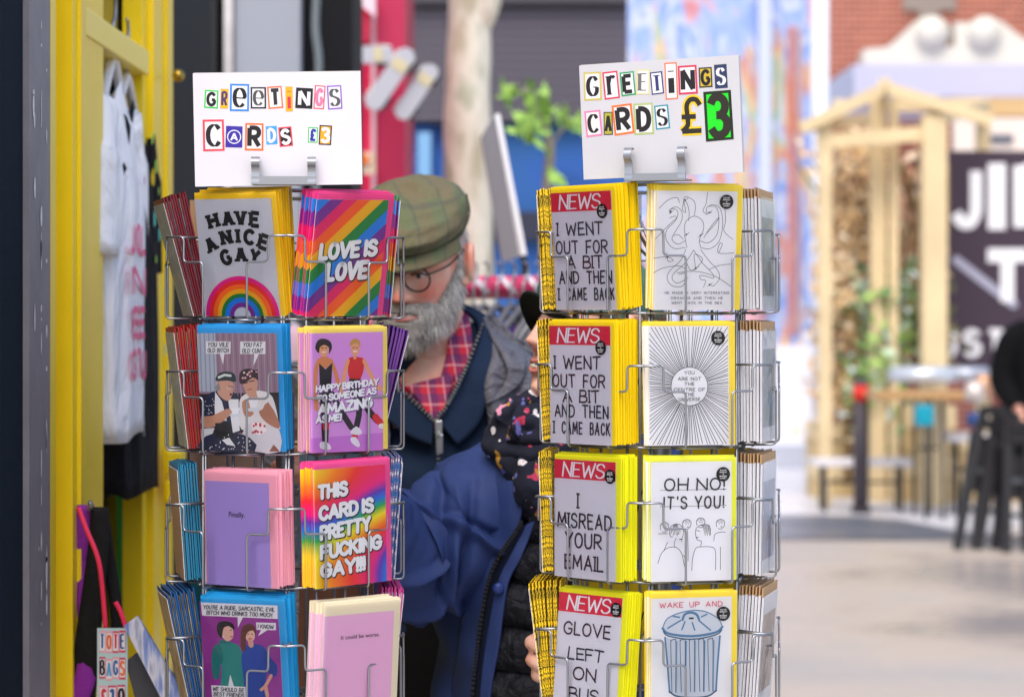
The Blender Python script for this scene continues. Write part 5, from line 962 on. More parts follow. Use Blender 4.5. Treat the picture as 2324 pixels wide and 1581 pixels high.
def skin(name, base, red, sc=24, rosy=()):
    t = NT(name, .5); n = t.node('TexNoise', {'Vector': t.tc.outputs['Object'], 'Scale': float(sc), 'Detail': 4.0}); n2 = t.node('TexNoise', {'Vector': t.tc.outputs['Object'], 'Scale': 420.0, 'Detail': 2.0})
    col = t.ramp(n.outputs[0], [(.35, base), (.66, red)])
    for p, r in rosy:
        dv = t.node('VectorMath', {0: t.tc.outputs['Object'], 1: tuple(p)}, operation='DISTANCE').outputs['Value']
        col = t.mix(t.node('MapRange', {0: dv, 1: r*.3, 2: r, 3: .75, 4: 0.0}).outputs[0], col, lin('#e0705c'))
    t.color(col); t.b.inputs['Subsurface Weight'].default_value = .12; t.b.inputs['Subsurface Radius'].default_value = (.01, .004, .002); t.bump(n2.outputs[0], .25, .002); return t.m
def fuse(o, v=.0034, it=4):
    m = o.modifiers.new('fuse', 'REMESH'); m.mode = 'VOXEL'; m.voxel_size = v; m.use_smooth_shade = True
    s = o.modifiers.new('soften', 'SMOOTH'); s.factor = .5; s.iterations = it; return o
def strands(name, parent, roots, cols, wd, root):
    """roots: (point, direction, length, bend)"""
    b = MB(); ms = [mat(c, .6, 0, .3) for c in cols]
    for p, d, L, bend in roots:
        s = d.orthogonal().normalized(); s.rotate(Matrix.Rotation(random.uniform(0, 6.3), 3, d)); w_ = wd*random.uniform(.7, 1.3); pts = []
        for k in range(4):
            t = k/3; q = p + d*(L*t) + bend*(L*t*t); pts += [q - s*(w_*(1 - t*.85)), q + s*(w_*(1 - t*.85))]
        b.add(pts, [(0, 1, 3, 2), (2, 3, 5, 4), (4, 5, 7, 6)], random.choice(ms), True)
    o = b.build(name, parent); return loc(o, root)
class Torso:
    def __init__(s, px, Y, tab): s.X = (px - 1162) / F * Y; s.Y = Y; s.tab = tab
    def ring(s, z, n=48, off=0, disp=None):
        w_, d = lerp_tab(s.tab, z); out = []
        for k in range(n):
            a = 2*math.pi*k/n; e = off + (disp(a, z) if disp else 0); c, q = math.cos(a), math.sin(a)
            out.append(Vector((s.X + (w_ + e)*math.copysign(abs(c)**.9, c), s.Y - (d + e)*math.copysign(abs(q)**.9, q), z)))
        return out
    def at(s, px, py, off=0):
        y = s.Y - .1
        for _ in range(6):
            p = P(px, py, y); w_, d = lerp_tab(s.tab, p.z); u = min(1, abs((p.x - s.X) / w_)); y = s.Y - d*math.sqrt(max(0, 1 - u**2.2)) - off
        return P(px, py, y)
    def strip(s, A, B, off, m, name, parent, root, n=30, k=8, th=.004, wob=0, off2=None, nodes=True):
        A = smooth_path(A, 8); B = smooth_path(B, 8); rows = []
        def pick(L, t):
            i = min(int(t*(len(L)-1)), len(L)-2); q = t*(len(L)-1) - i; return [L[i][j] + (L[i+1][j] - L[i][j])*q for j in range(2)]
        for i in range(n + 1):
            a, b = pick(A, i/n), pick(B, i/n); row = []
            for j in range(k + 1):
                t = j/k; x, y = a[0] + (b[0]-a[0])*t, a[1] + (b[1]-a[1])*t; o_ = off + ((off2 - off)*t if off2 is not None else 0)
                o_ += wob*(noise.noise(Vector((x*.02, y*.012, off*90)))) if wob else 0
                row.append(s.at(x, y, o_))
            rows.append(row)
        g = MB(); g.grid(rows, m); o = loc(g.build(name, parent), root); q = o.modifiers.new('thick', 'SOLIDIFY'); q.thickness = th; q.offset = 1; return o
def fabric(h, sc=350, st=.35, rough=.9, big=0):
    key = ('fab', h, sc, st, rough, big)
    if key in _M: return _M[key]
    t = NT('cloth_' + h.strip('#'), rough); n = t.node('TexNoise', {'Vector': t.tc.outputs['Object'], 'Scale': float(sc), 'Detail': 4.0}); t.b.inputs['Specular IOR Level'].default_value = .2
    c = lin(h); hgt = n.outputs[0]
    t.color(t.mix(t.math('MULTIPLY', n.outputs[0], .6), tuple(x*.72 for x in c[:3]) + (1,), tuple(min(1, x*1.35) for x in c[:3]) + (1,)))
    if big:
        n2 = t.node('TexNoise', {'Vector': t.tc.outputs['Object'], 'Scale': float(big), 'Detail': 3.0, 'Distortion': .8}); hgt = t.math('ADD', t.math('MULTIPLY', n.outputs[0], .06), n2.outputs[0])
        t.bump(hgt, .9, .02)
    else: t.bump(hgt, st, .002)
    _M[key] = t.m; return t.m
def plaid(name, base, l1, l2, sc, w1=.12, l2a=.75):
    t = NT(name, .9); x = t.node('SeparateXYZ', {0: t.tc.outputs['Object']}); nz = t.node('TexNoise', {'Vector': t.tc.outputs['Object'], 'Scale': 500.0}); col = lin(base)
    def band(o, k, ph, w_): return t.math('LESS_THAN', t.math('ABSOLUTE', t.math('SUBTRACT', t.math('FRACT', t.math('ADD', t.math('MULTIPLY', o, k), ph)), .5)), w_)
    a = t.math('ADD', x.outputs[0], t.math('MULTIPLY', x.outputs[1], .5)); z = t.math('ADD', x.outputs[2], t.math('MULTIPLY', x.outputs[1], -.4))
    c = t.mix(t.math('MULTIPLY', band(a, sc, 0, w1*2), .55), col, lin(l1)); c = t.mix(t.math('MULTIPLY', band(z, sc, .2, w1*2), .55), c, lin(l1)); c = t.mix(t.math('MULTIPLY', band(a, sc, .3, w1*.35), l2a), c, lin(l2)); c = t.mix(t.math('MULTIPLY', band(z, sc, .55, w1*.35), l2a), c, lin(l2))
    c = t.mix(.5, c, t.mix(nz.outputs[0], (0, 0, 0, 1), (1, 1, 1, 1)), 'SOFT_LIGHT'); t.color(c); t.bump(nz.outputs[0], .4, .002); return t.m
def legs(root, X, Y, top, m, shoe, hw=.1):
    for s in (-1, 1):
        b = MB(); b.tube(smooth_path([(X + s*hw*.7, Y, top), (X + s*hw, Y, top*.75), (X + s*hw, Y + .01, top*.45), (X + s*hw*1.05, Y + .03, .06)], 5), [.11]*5 + [.095]*5 + [.075]*6, m, 16); loc(b.build('trouser_leg', root), root)
        b = MB(); b.ball((X + s*hw*1.1, Y - .04, .04), (.048, .135, .042), shoe, 14, 8); loc(b.build('shoe', root), root)
# ============ the man in the flat cap
YM = 4.12
mr = empty('person', (P(1000, 0, YM).x, YM, 0), 'bearded man in a green tweed flat cap and round glasses peeping from behind cards', 'person')
TM = Torso(1000, YM, [(.95, .2, .14), (1.1, .205, .14), (1.25, .215, .14), (1.34, .222, .132), (1.38, .215, .122), (1.405, .195, .115), (1.43, .15, .105), (1.455, .11, .098), (1.475, .085, .092), (1.5, .075, .085), (1.53, .07, .08)])
HM = Matrix.Translation((P(945, 0, 3.98).x, 3.98, 1.588)) @ Matrix.Rotation(R(-15), 4, 'Z') @ Matrix.Rotation(R(3), 4, 'Y') @ Matrix.Rotation(R(17), 4, 'X')
SKM = skin('ruddy_skin', '#f6ccb8', '#eea48e', 24, [(HM @ Vector((.044, -.075, -.036)), .03), (HM @ Vector((-.044, -.075, -.036)), .03), (HM @ Vector((0, -.115, -.04)), .024), (HM @ Vector((.086, .012, .0)), .035)]); b = MB(); b.grid(head_rows(HM), SKM, closed=True, cap=True)
for s in (-1, 1): ear(b, HM, s, SKM)
nk = HM @ Vector((0, .02, -.03)); b.tube([nk, nk.lerp(Vector((TM.X, YM - .03, 1.42)), .5), Vector((TM.X - .005, YM - .035, 1.42)), Vector((TM.X, YM - .02, 1.33))], [.062, .06, (.065, .085), (.085, .15)], SKM, 24)
b.tube([(TM.X, YM, 1.36), (TM.X, YM, .95)], [(.085, .15), (.085, .14)], SKM, 20)
for s in (-1, 1):
    b.tube([(TM.X + s*.1, YM, 1.34), (TM.X + s*.2, YM + .02, 1.3), (TM.X + s*.25, YM + .06, 1.05), (TM.X + s*.23, YM - .02, .82)], [.05, .05, .04, .03], SKM, 12)
    b.ball((TM.X + s*.23, YM - .03, .77), (.022, .04, .05), SKM, 12, 8)
    for k in range(4): b.tube([(TM.X + s*.23, YM - .055 + k*.018, .74), (TM.X + s*.228, YM - .057 + k*.018, .70), (TM.X + s*.222, YM - .05 + k*.016, .665 + .01*abs(k - 1.5))], .0085, SKM, 8)
    b.tube([(TM.X + s*.23, YM - .06, .78), (TM.X + s*.222, YM - .085, .745), (TM.X + s*.218, YM - .088, .715)], .0095, SKM, 8)
    b.tube([(TM.X + s*.08, YM, 1.0), (TM.X + s*.1, YM, .5), (TM.X + s*.105, YM + .02, .08)], [.085, .06, .035], SKM, 12)
fuse(loc(b.build('body', mr), mr), .003, 3)
# eyes and brows
for s in (-1, 1):
    b = MB(); q = HM @ Vector((s*.032, -.0835, -.0045)); b.ball(q, (.0105, .005, .0048), mat('#e4dcd8', .25), 14, 10); ey = loc(b.build('eye', mr), mr)
    b = MB(); b.ball(q + HM.to_3x3() @ Vector((-s*.001, -.004, -.0008)), (.0042, .0022, .0042), mat('#2c3438', .2), 12, 8); b.build('iris', ey)
for s in (-1, 1):
    b = MB(); b.tube([HM @ (head_pt(0, z) * 0 + Vector((s*x, -y, z))) for x, y, z in ((.018, .0865, -.004), (.026, .0885, -.0015), (.034, .087, -.0015), (.043, .081, -.005))], .0016, mat('#4a2c24', .5), 6); loc(b.build('eyelid', mr), mr)
for s in (-1, 1):
    rt = []
    for k in range(90):
        x = random.uniform(.014, .048); z = .018 + .006*math.sin((x - .014)/.034*3) + random.uniform(-.003, .003); ph = math.asin(min(.99, x / .08)); p = HM @ (head_pt(s*ph, z) + Vector((0, -.001, 0))); d = (HM.to_3x3() @ Vector((s*.9, -.3, .1 + random.uniform(-.3, .3)))).normalized(); rt.append((p, d, .009, Vector((0, 0, -.2))))
    strands('eyebrow', mr, rt, ['#b0a89c', '#8c8478', '#cfc8bc'], .0005, mr)
# beard: under-volume and hairs
def in_beard(ph, z):
    a = abs(math.degrees(ph)); x = abs(head_pt(ph, z).x)
    if a > 112: return False
    if z < -.052 - .0 and a < 42:
        if -.083 < z < -.0685 and x < .026 - abs(z + .0755)*1.2: return False
        return z < -.05
    top = -.06 + .075*max(0, (a - 50)/40)**1.0 if a >= 50 else -.056
    return z < min(top, .03)
b = MB(); rows = []
for i in range(40):
    z = -.123 + .14*i/39; row = []
    for k in range(81):
        ph = R(-112 + 224*k/80); p = head_pt(ph, z); n_ = Vector((p.x, p.y, 0)).normalized(); inn = in_beard(ph, z)
        e = .007 + .006*G(z, -.1, .03) if inn else -.012
        row.append(HM @ (p + n_*e + Vector((0, 0, -.004*G(z, -.12, .02)))))
    rows.append(row)
b.grid(rows, fabric('#a29e99', 260, .6)); loc(b.build('beard', mr), mr)
rt = []; n = 0; M3 = HM.to_3x3()
dk = []
while n < 7600:
    ph = R(random.uniform(-112, 112)); z = random.uniform(-.124, .03)
    if not in_beard(ph, z): continue
    n += 1; a = abs(math.degrees(ph)); p = head_pt(ph, z); nn = Vector((p.x, p.y, -.02)).normalized(); p = p + nn*.004
    L = (.012 if a > 70 and z > -.04 else .02 if z < -.085 else .016) * random.uniform(.6, 1.15); side = math.copysign(.35, p.x)
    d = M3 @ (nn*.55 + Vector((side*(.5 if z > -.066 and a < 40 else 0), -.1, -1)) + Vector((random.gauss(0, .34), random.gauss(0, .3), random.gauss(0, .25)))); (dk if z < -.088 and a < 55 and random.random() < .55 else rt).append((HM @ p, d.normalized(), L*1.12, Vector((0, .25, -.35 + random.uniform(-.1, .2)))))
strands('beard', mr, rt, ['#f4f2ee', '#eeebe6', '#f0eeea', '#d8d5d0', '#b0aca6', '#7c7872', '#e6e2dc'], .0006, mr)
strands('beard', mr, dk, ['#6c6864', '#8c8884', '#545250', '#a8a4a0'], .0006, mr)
rt = []
for _ in range(2600):
    ph = R(random.choice([-1, 1])*random.uniform(78, 180)); z = random.uniform(-.055, .05)
    if abs(math.degrees(ph)) < 118 and z < -.0 and abs(math.degrees(ph)) > 96: continue
    p = head_pt(ph, z); nn = Vector((p.x, p.y, 0)).normalized(); d = M3 @ (nn*.35 + Vector((0, .35, -1)) + Vector((random.gauss(0, .15), random.gauss(0, .15), 0))); rt.append((HM @ (p + nn*.001), d.normalized(), .02*random.uniform(.6, 1.2), Vector((0, 0, -.2))))
strands('hair', mr, rt, ['#e4e2e0', '#d0cecc', '#b8b6b4', '#f0eeec'], .0006, mr)
# cap
TW = plaid('green_tweed', '#5f664a', '#6e624c', '#4c4a4a', 17, .12, .42)
CAP = [(.022, .082, .094, .106), (.034, .086, .104, .109), (.05, .0935, .125, .114), (.068, .096, .134, .114), (.088, .09, .122, .106), (.106, .074, .092, .088), (.12, .05, .058, .06), (.128, .026, .03, .03), (.131, .004, .004, .004)]
CM = HM @ Matrix.Translation((0, .0, .02)) @ Matrix.Rotation(R(7), 4, 'X') @ Matrix.Diagonal((.95, .96, .86, 1))
b = MB(); rows = []
for i in range(44):
    z = .022 + .109*i/43; a, f, bk = lerp_tab(CAP, z); row = []
    for k in range(96):
        ph = 2*math.pi*k/96; c, s = math.cos(ph), math.sin(ph); q = Vector((a*s, -(f if c > 0 else bk)*c, z)); q *= 1 + .03*noise.noise(q*24) + .02*noise.noise(q*55) - .02*G(abs(noise.noise(q*18 + Vector((3, 1, 2)))), 0, .06); q.z -= .012*max(0, c)*(z > .04)
        dsm = abs(q.x + .03 - .25*(q.z - .03)) ; row.append(CM @ q)
    rows.append(row)
b.grid(rows, TW, closed=True, cap=True); cp = loc(b.build('cap', mr), mr)
b = MB(); rows = []
for i in range(9):
    t = i/8; row = []
    for k in range(33):
        ph = R(-72 + 144*k/32); c, s = math.cos(ph), math.sin(ph); e = t*.034*max(0, c)**.6; row.append(CM @ Vector((.088*s*(1 + .06*t), -(.1 + e)*c, .033 - .5*e - .01*t*c - .01*(s*s)*t)))
    rows.append(row)
b.grid(rows, TW); o = b.build('brim', cp); q = o.modifiers.new('thick', 'SOLIDIFY'); q.thickness = .006
def capq(ph, z, k=1.02):
    a_, f_, b_ = lerp_tab(CAP, z); c, s_ = math.cos(R(ph)), math.sin(R(ph)); return CM @ (Vector((a_*s_, -(f_ if c > 0 else b_)*c, z))*k - Vector((0, 0, .012*max(0, c)*(z > .04))))
b = MB(); b.tube(smooth_path([tuple(capq(*q)) for q in ((-60, .032), (0, .03), (50, .034), (80, .044), (98, .062), (112, .085))], 6), .0013, mat('#33362a', .9), 6)
b.tube(smooth_path([tuple(capq(*q)) for q in ((112, .085), (125, .078), (135, .058), (138, .034))], 6), .0016, mat('#24261c', .9), 6); b.build('seam', cp)
b = MB(); b.grid([[capq(ph, z, 1.03) for ph in (122, 127, 132)] for z in (.036, .044, .052)], mat('#8c7460', .8)); o = b.build('strap', cp); q = o.modifiers.new('thick', 'SOLIDIFY'); q.thickness = .003
b = MB(); b.tube(smooth_path([tuple(HM @ Vector((x, -y, z))) for x, y, z in ((-.028, .085, -.0725), (-.012, .0945, -.0765), (0, .0955, -.0775), (.012, .0945, -.0765), (.028, .085, -.0725))], 4), .0046, mat('#c87870', .45), 8); loc(b.build('lips', mr), mr)
# glasses
gm = mat('#3c3a38', .3, .7); gl_ = None
b = MB()
for s in (-1, 1):
    b.tube([HM @ Vector((s*.033 + .0215*math.cos(R(a)), -.105 + .012*abs(math.cos(R(a)))*0 + .05*(s*.033 + .0215*math.cos(R(a)))*s, -.006 + .0205*math.sin(R(a)))) for a in range(0, 360, 12)], .0017, gm, 8, closed=True)
    b.tube(smooth_path([tuple(HM @ Vector(q)) for q in ((s*.0535, -.102, .004), (s*.062, -.096, .006), (s*.075, -.06, .008), (s*.08, -.01, .014), (s*.081, .012, .016), (s*.08, .026, .002))], 4), .0016, gm, 8)
b.tube(smooth_path([tuple(HM @ Vector(q)) for q in ((-.012, -.104, -.002), (0, -.113, .003), (.012, -.104, -.002))], 4), .0017, gm, 8); gs_ = loc(b.build('glasses', mr), mr)
for s in (-1, 1):
    b = MB(); b.add([HM @ Vector((s*.033 + .0212*math.cos(R(a)), -.1049 + .05*(s*.033 + .0212*math.cos(R(a)))*s, -.006 + .0202*math.sin(R(a)))) for a in range(0, 360, 12)], [tuple(range(30))], film()); b.build('lens', gs_)
# clothes
FLE = fabric('#1c2c46', 420, .6); SHIRT = plaid('red_check', '#c42a40', '#2c3064', '#d8c4cc', 38, .11, .5); LEA = fabric('#62626c', 300, .4, .42, 30); ZIP = mat('#a8acb0', .3, .9); ZT = mat('#0c0e14', .8)
b = MB(); b.grid([TM.ring(.95 + .53*i/40, 56, .006, lambda a, z: .005*math.sin(a*5 + z*30) + .004*math.sin(z*50 + a*2)) for i in range(41)], FLE, closed=True); loc(b.build('jumper', mr), mr)
TM.strip([(905, 860), (930, 900), (975, 945), (988, 958)], [(1044, 700), (1036, 800), (1010, 890), (990, 958)], .008, SKM, 'chest', mr, mr, th=.003)
TM.strip([(1022, 722), (1014, 800), (1000, 858), (985, 930), (990, 985)], [(1062, 705), (1072, 790), (1050, 850), (1016, 910), (994, 985)], .02, SHIRT, 'shirt_collar', mr, mr, th=.004, wob=.006)
TM.strip([(880, 860), (905, 872), (930, 888), (962, 908), (985, 950)], [(880, 900), (905, 912), (940, 940), (975, 968), (990, 980)], .018, SHIRT, 'shirt_collar', mr, mr, th=.004, wob=.006)
TM.strip([(915, 876), (942, 900), (968, 935), (988, 970)], [(1034, 846), (1022, 886), (1008, 930), (994, 972)], .026, SHIRT, 'shirt_collar', mr, mr, th=.004, wob=.004)
TM.strip([(1034, 690), (1090, 740), (1050, 840), (1010, 922), (994, 956)], [(1045, 684), (1122, 735), (1112, 840), (1092, 950), (1040, 1010)], .03, FLE, 'jumper_collar', mr, mr, th=.008, wob=.008)
TM.strip([(840, 850), (905, 880), (950, 920), (985, 954)], [(840, 900), (890, 960), (930, 990), (980, 1010)], .028, FLE, 'jumper_collar', mr, mr, th=.008)
def zipline(px, off, T, m, nm, root, r=.0016, step=.0042):
    pts = [T.at(x, y, off) for x, y in smooth_path(px, 12)]; b = MB(); acc = 0
    b.tube(pts, .0026, ZT, 6)
    for p, q in zip(pts, pts[1:]):
        acc += (q - p).length
        if acc > step: acc = 0; d = (q - p).normalized(); n_ = Vector((-d.z, 0, d.x)); b.bar(p - n_*.0028 + Vector((0, -.003, 0)), p + n_*.0028 + Vector((0, -.003, 0)), .0022, .002, m)
    return loc(b.build(nm, root), root)
zipline([(1096, 735), (1056, 838), (1014, 920), (992, 955), (996, 1060), (1000, 1200)], .041, TM, ZIP, 'zip', mr); zipline([(880, 868), (907, 882), (952, 922), (988, 956)], .038, TM, ZIP, 'zip', mr)
p = TM.at(996, 965, .046); b = MB(); b.box((p.x - .006, p.y - .003, p.z - .012), (p.x + .006, p.y + .002, p.z + .008), ZIP); b.box((p.x - .004, p.y - .006, p.z - .045), (p.x + .007, p.y - .003, p.z - .014), ZIP); b.tube([(p.x, p.y - .005, p.z - .01), (p.x + .001, p.y - .006, p.z - .02)], .003, ZIP, 8); o = loc(b.build('zip_pull', mr), mr); bevel(o, .001)
TM.strip([(1112, 732), (1118, 800), (1100, 880), (1112, 1000), (1100, 1250)], [(1200, 782), (1250, 830), (1275, 900), (1285, 1000), (1290, 1250)], .03, LEA, 'jacket', mr, mr, th=.006, wob=.016)
TM.strip([(1100, 718), (1116, 760), (1150, 830), (1140, 880), (1105, 915)], [(1116, 712), (1160, 752), (1196, 815), (1180, 870), (1128, 905)], .042, LEA, 'jacket_lapel', mr, mr, th=.006, wob=.01)
TM.strip([(700, 860), (760, 900), (790, 1000), (800, 1250)], [(840, 860), (880, 960), (880, 1050), (880, 1250)], .03, LEA, 'jacket', mr, mr, th=.006, wob=.012)
for s in (-1, 1):
    b = MB(); pts = smooth_path([(TM.X + s*.19, YM, 1.37), (TM.X + s*.245, YM + .02, 1.28), (TM.X + s*.27, YM + .05, 1.08), (TM.X + s*.24, YM - .01, .84)], 8); b.tube(pts, [.075 - .02*i/len(pts) + .004*math.sin(i*1.4) for i in range(len(pts))], LEA, 18); loc(b.build('sleeve', mr), mr)
BT = fabric('#08080b', 300, .3); b = MB(); b.grid([TM.ring(.78 + .27*i/10, 40, .012) for i in range(11)], BT, closed=True, cap=True); loc(b.build('trousers', mr), mr); legs(mr, TM.X, YM, .85, BT, mat('#1c1612', .5))
# ============ the woman in the blue coat
YW = 3.68
wr = empty('person', (P(1300, 0, YW).x, YW, 0), 'woman in a blue coat and floral scarf hidden behind the yellow card rack', 'person')
TW_ = Torso(1300, YW, [(.85, .21, .15), (.95, .2, .15), (1.1, .195, .145), (1.2, .19, .135), (1.25, .18, .125), (1.28, .155, .115), (1.305, .12, .1), (1.33, .085, .085), (1.36, .07, .075)])
HW = Matrix.Translation((P(1345, 0, 3.6).x, 3.6, 1.474)) @ Matrix.Rotation(R(-56), 4, 'Z') @ Matrix.Rotation(R(-11), 4, 'X') @ Matrix.Diagonal((.96, .98, .98, 1))
SKW = skin('fair_skin', '#e8b8a2', '#dc9884'); b = MB(); b.grid(head_rows(HW), SKW, closed=True, cap=True)
for s in (-1, 1): ear(b, HW, s, SKW)
b.tube([HW @ Vector((0, .02, -.03)), (TW_.X, YW, 1.33), (TW_.X, YW, 1.26), (TW_.X, YW, .95)], [.054, .056, (.07, .12), (.08, .13)], SKW, 20)
SH, EL, WRr = P(1135, 1150, 3.62), P(905, 1275, 3.56), P(775, 1090, 3.40)
b.tube([(TW_.X - .08, YW, 1.24), SH, EL, WRr, P(752, 1072, 3.385)], [.05, .045, .042, .03, (.024, .03)], SKW, 14)
SH2, EL2, WR2 = Vector((TW_.X + .17, YW, 1.25)), Vector((TW_.X + .2, YW - .05, 1.0)), P(1300, 1505, 3.33)
b.tube([(TW_.X + .08, YW, 1.24), SH2, EL2, WR2, P(1285, 1490, 3.31)], [.05, .045, .042, .03, .028], SKW, 14)
def finger(pts, r0=.0092, r1=.0078):
    pts = smooth_path([tuple(p) for p in pts], 5); n_ = len(pts); b.tube(pts, [r0 + (r1 - r0)*i/n_ + .0009*G(i, n_*.45, n_*.08) for i in range(n_)], SKW, 12); b.ball(pts[-1], r1*1.0, SKW, 10, 8)
# hand on the right rack
b.ball(P(1262, 1482, 3.285), (.03, .022, .042), SKW, 16, 12)
for y, xl, dy in ((1424, 1222, 10), (1458, 1203, 18), (1497, 1205, 20), (1530, 1217, 12)):
    finger([P(1268, y - 6, 3.285), P(xl + 22, y - 8, 3.262), P(xl + 4, y - 2, 3.235), P(xl + 12, y + 4, 3.205), P(xl + 40, y + dy, 3.185), P(xl + 64, y + dy + 6, 3.18)], .0098, .0084)
finger([P(1290, 1470, 3.3), P(1310, 1440, 3.27), P(1312, 1415, 3.25)], .011, .009)
# hand behind the left rack
b.ball(P(738, 1052, 3.37), (.038, .02, .032), SKW, 16, 12)
for k, (y, x) in enumerate(((1014, 655), (1032, 640), (1052, 652), (1070, 668))):
    finger([P(745, 1035 + k*14, 3.37), P(x + 60, y + 2, 3.35), P(x + 28, y - 3, 3.335), P(x, y + 4, 3.325)], .0092, .0078)
finger([P(752, 1080, 3.365), P(700, 1090, 3.34), P(655, 1068, 3.325), P(626, 1058, 3.32)], .0108, .0088)
for s in (-1, 1): b.tube([(TW_.X + s*.08, YW, 1.0), (TW_.X + s*.09, YW, .5), (TW_.X + s*.095, YW + .02, .08)], [.085, .06, .035], SKW, 12)
fuse(loc(b.build('body', wr), wr), .003, 2)
LIP = mat('#c4766a', .45); b = MB(); b.tube(smooth_path([tuple(HW @ Vector((x, -y, z))) for x, y, z in ((-.024, .083, -.07), (-.01, .094, -.067), (0, .0955, -.068), (.01, .094, -.067), (.024, .083, -.07))], 4), .0032, LIP, 8); b.tube(smooth_path([tuple(HW @ Vector((x, -y, z))) for x, y, z in ((-.024, .083, -.071), (-.01, .0925, -.081), (0, .094, -.083), (.01, .0925, -.081), (.024, .083, -.071))], 4), .0036, LIP, 8); loc(b.build('lips', wr), wr)
b = MB(); b.tube([HW @ Vector((x, -y, -.0745)) for x, y in ((-.018, .086), (-.008, .0915), (0, .0925), (.008, .0915), (.018, .086))], .0042, mat('#e4dcd0', .3), 8); loc(b.build('teeth', wr), wr)
rt = []; M3 = HW.to_3x3()
for _ in range(2600):
    ph = R(random.choice([-1, 1])*random.uniform(62, 180)); z = random.uniform(-.05, .07)
    if abs(math.degrees(ph)) < 86 and z < .02: continue
    p = head_pt(ph, z); nn = Vector((p.x, p.y, 0)).normalized(); d = M3 @ (nn*.25 + Vector((0, .5, -1)) + Vector((random.gauss(0, .12), random.gauss(0, .12), 0))); rt.append((HW @ (p + nn*.002), d.normalized(), .035*random.uniform(.6, 1.2), Vector((0, 0, -.2))))
strands('hair', wr, rt, ['#6c3c2c', '#8c5440', '#583024', '#a06850'], .0008, wr)
GRN = fabric('#4c7468', 300, .6); DGR = fabric('#18201c', 300, .5); CW = HW @ Matrix.Translation((0, 0, -.008)) @ Matrix.Rotation(R(-4), 4, 'X'); CAPW = [(.03, .083, .096, .106), (.05, .088, .1, .11), (.08, .084, .094, .104), (.105, .068, .074, .082), (.122, .04, .045, .048), (.13, .004, .004, .004)]
b = MB(); rows = []
for i in range(26):
    z = .018 + .112*i/25; a, f, bk = lerp_tab(CAPW, z); rows.append([CW @ (Vector((a*math.sin(q), -(f if math.cos(q) > 0 else bk)*math.cos(q), z))*(1 + .012*noise.noise(Vector((math.sin(q)*3, math.cos(q)*3, z*30))))) for q in [2*math.pi*k/64 for k in range(64)]])
b.grid(rows, GRN, closed=True, cap=True); cw = loc(b.build('cap', wr), wr)
b = MB(); rows = []
for i in range(9):
    t = i/8; rows.append([HW @ Vector((.078*math.sin(q)*(1 - .05*t), -(.09*math.cos(q) + t*.04*math.cos(q)**.6), .0 + .03*t*math.cos(q)**.6 - .034*math.sin(q)**2*(.3 + t))) for q in [R(-80 + 160*k/30) for k in range(31)]])
b.grid(rows, DGR); o = b.build('brim', cw); q = o.modifiers.new('thick', 'SOLIDIFY'); q.thickness = .004
# coat
BLU = fabric('#304278', 700, .25, .62); PUF = fabric('#1a1c24', 120, .4, .6, 34)
def fold(a, z): return .006*math.sin(z*34 + a*3) + .004*math.sin(z*71 - a*5)
b = MB(); b.grid([TW_.ring(.78 + .55*i/60, 72, .012, fold) for i in range(61)], BLU, closed=True); loc(b.build('coat', wr), wr)
def limb(pts, rad, seg, folds, m, name, root, tex=.004):
    pts = [Vector(p) for p in smooth_path([tuple(p) for p in pts], 40)]; N = len(pts); rows = []; up = None
    for i, p in enumerate(pts):
        t = (pts[min(i+1, N-1)] - pts[max(i-1, 0)]).normalized(); up = Vector((0, 0, 1)) if up is None else up; up = (up - t*up.dot(t)).normalized(); bi = t.cross(up); s = i/(N-1); j = s*(len(rad)-1); q = min(int(j), len(rad)-2); r = rad[q] + (rad[q+1]-rad[q])*(j-q); row = []
        for k in range(seg):
            a = 2*math.pi*k/seg; e = 0
            for s0, a0, sl, wd, am, aw in folds:
                da = (a - a0 + math.pi) % (2*math.pi) - math.pi; e += am*G(s - s0 - sl*da, 0, wd)*G(da, 0, aw)
            v = bi*math.cos(a) + up*math.sin(a); e += tex*noise.noise(p*22 + v*1.2) + tex*.5*noise.noise(p*50 + v*2)
            row.append(p + v*(r + e))
        rows.append(row)
    b = MB(); b.grid(rows, m, closed=True, cap=True); return loc(b.build(name, root), root)
# angles: 0 = across, pi/2 = up; the camera side is near a = pi or 0 depending on the run of the limb
fl = [(.2, 3.3, .1, .022, .016, .8), (.3, 3.4, -.13, .02, -.018, .9), (.38, 3.0, -.12, .02, .02, .9), (.47, 3.3, .16, .018, -.02, .8), (.55, 3.6, .14, .02, .022, .9), (.62, 3.1, -.1, .018, -.02, .9), (.7, 3.4, .12, .018, .018, .8), (.12, 2.6, .05, .03, -.014, .8), (.42, 2.2, .1, .02, -.014, .7), (.5, 4.2, -.1, .02, .02, .7), (.58, 4.4, .1, .018, -.018, .7)]
fl = [(a, b_, c_, d*.95, e*1.15, f) for a, b_, c_, d, e, f in fl]
fl = fl + [(s0, (math.pi - a0) % 6.283, sl, wd, am, aw) for s0, a0, sl, wd, am, aw in fl]
limb([P(1230, 1110, 3.66), P(1150, 1140, 3.62), P(1030, 1215, 3.59), P(915, 1265, 3.56), P(845, 1205, 3.49), P(790, 1110, 3.41)], [.07, .088, .098, .1, .098, .085, .062, .045], 110, fl, BLU, 'sleeve', wr, .006)
limb([(TW_.X + .1, YW, 1.25), SH2, EL2, (EL2*.4 + WR2*.6)], [.06, .075, .07, .055], 32, fl, BLU, 'sleeve', wr)
TW_.strip([(1196, 1180), (1160, 1240), (1128, 1330), (1108, 1445), (1084, 1600), (1070, 1720)], [(1262, 1150), (1290, 1240), (1310, 1330), (1320, 1445), (1330, 1600), (1330, 1720)], .03, PUF, 'waistcoat', wr, wr, n=60, k=20, th=.01)
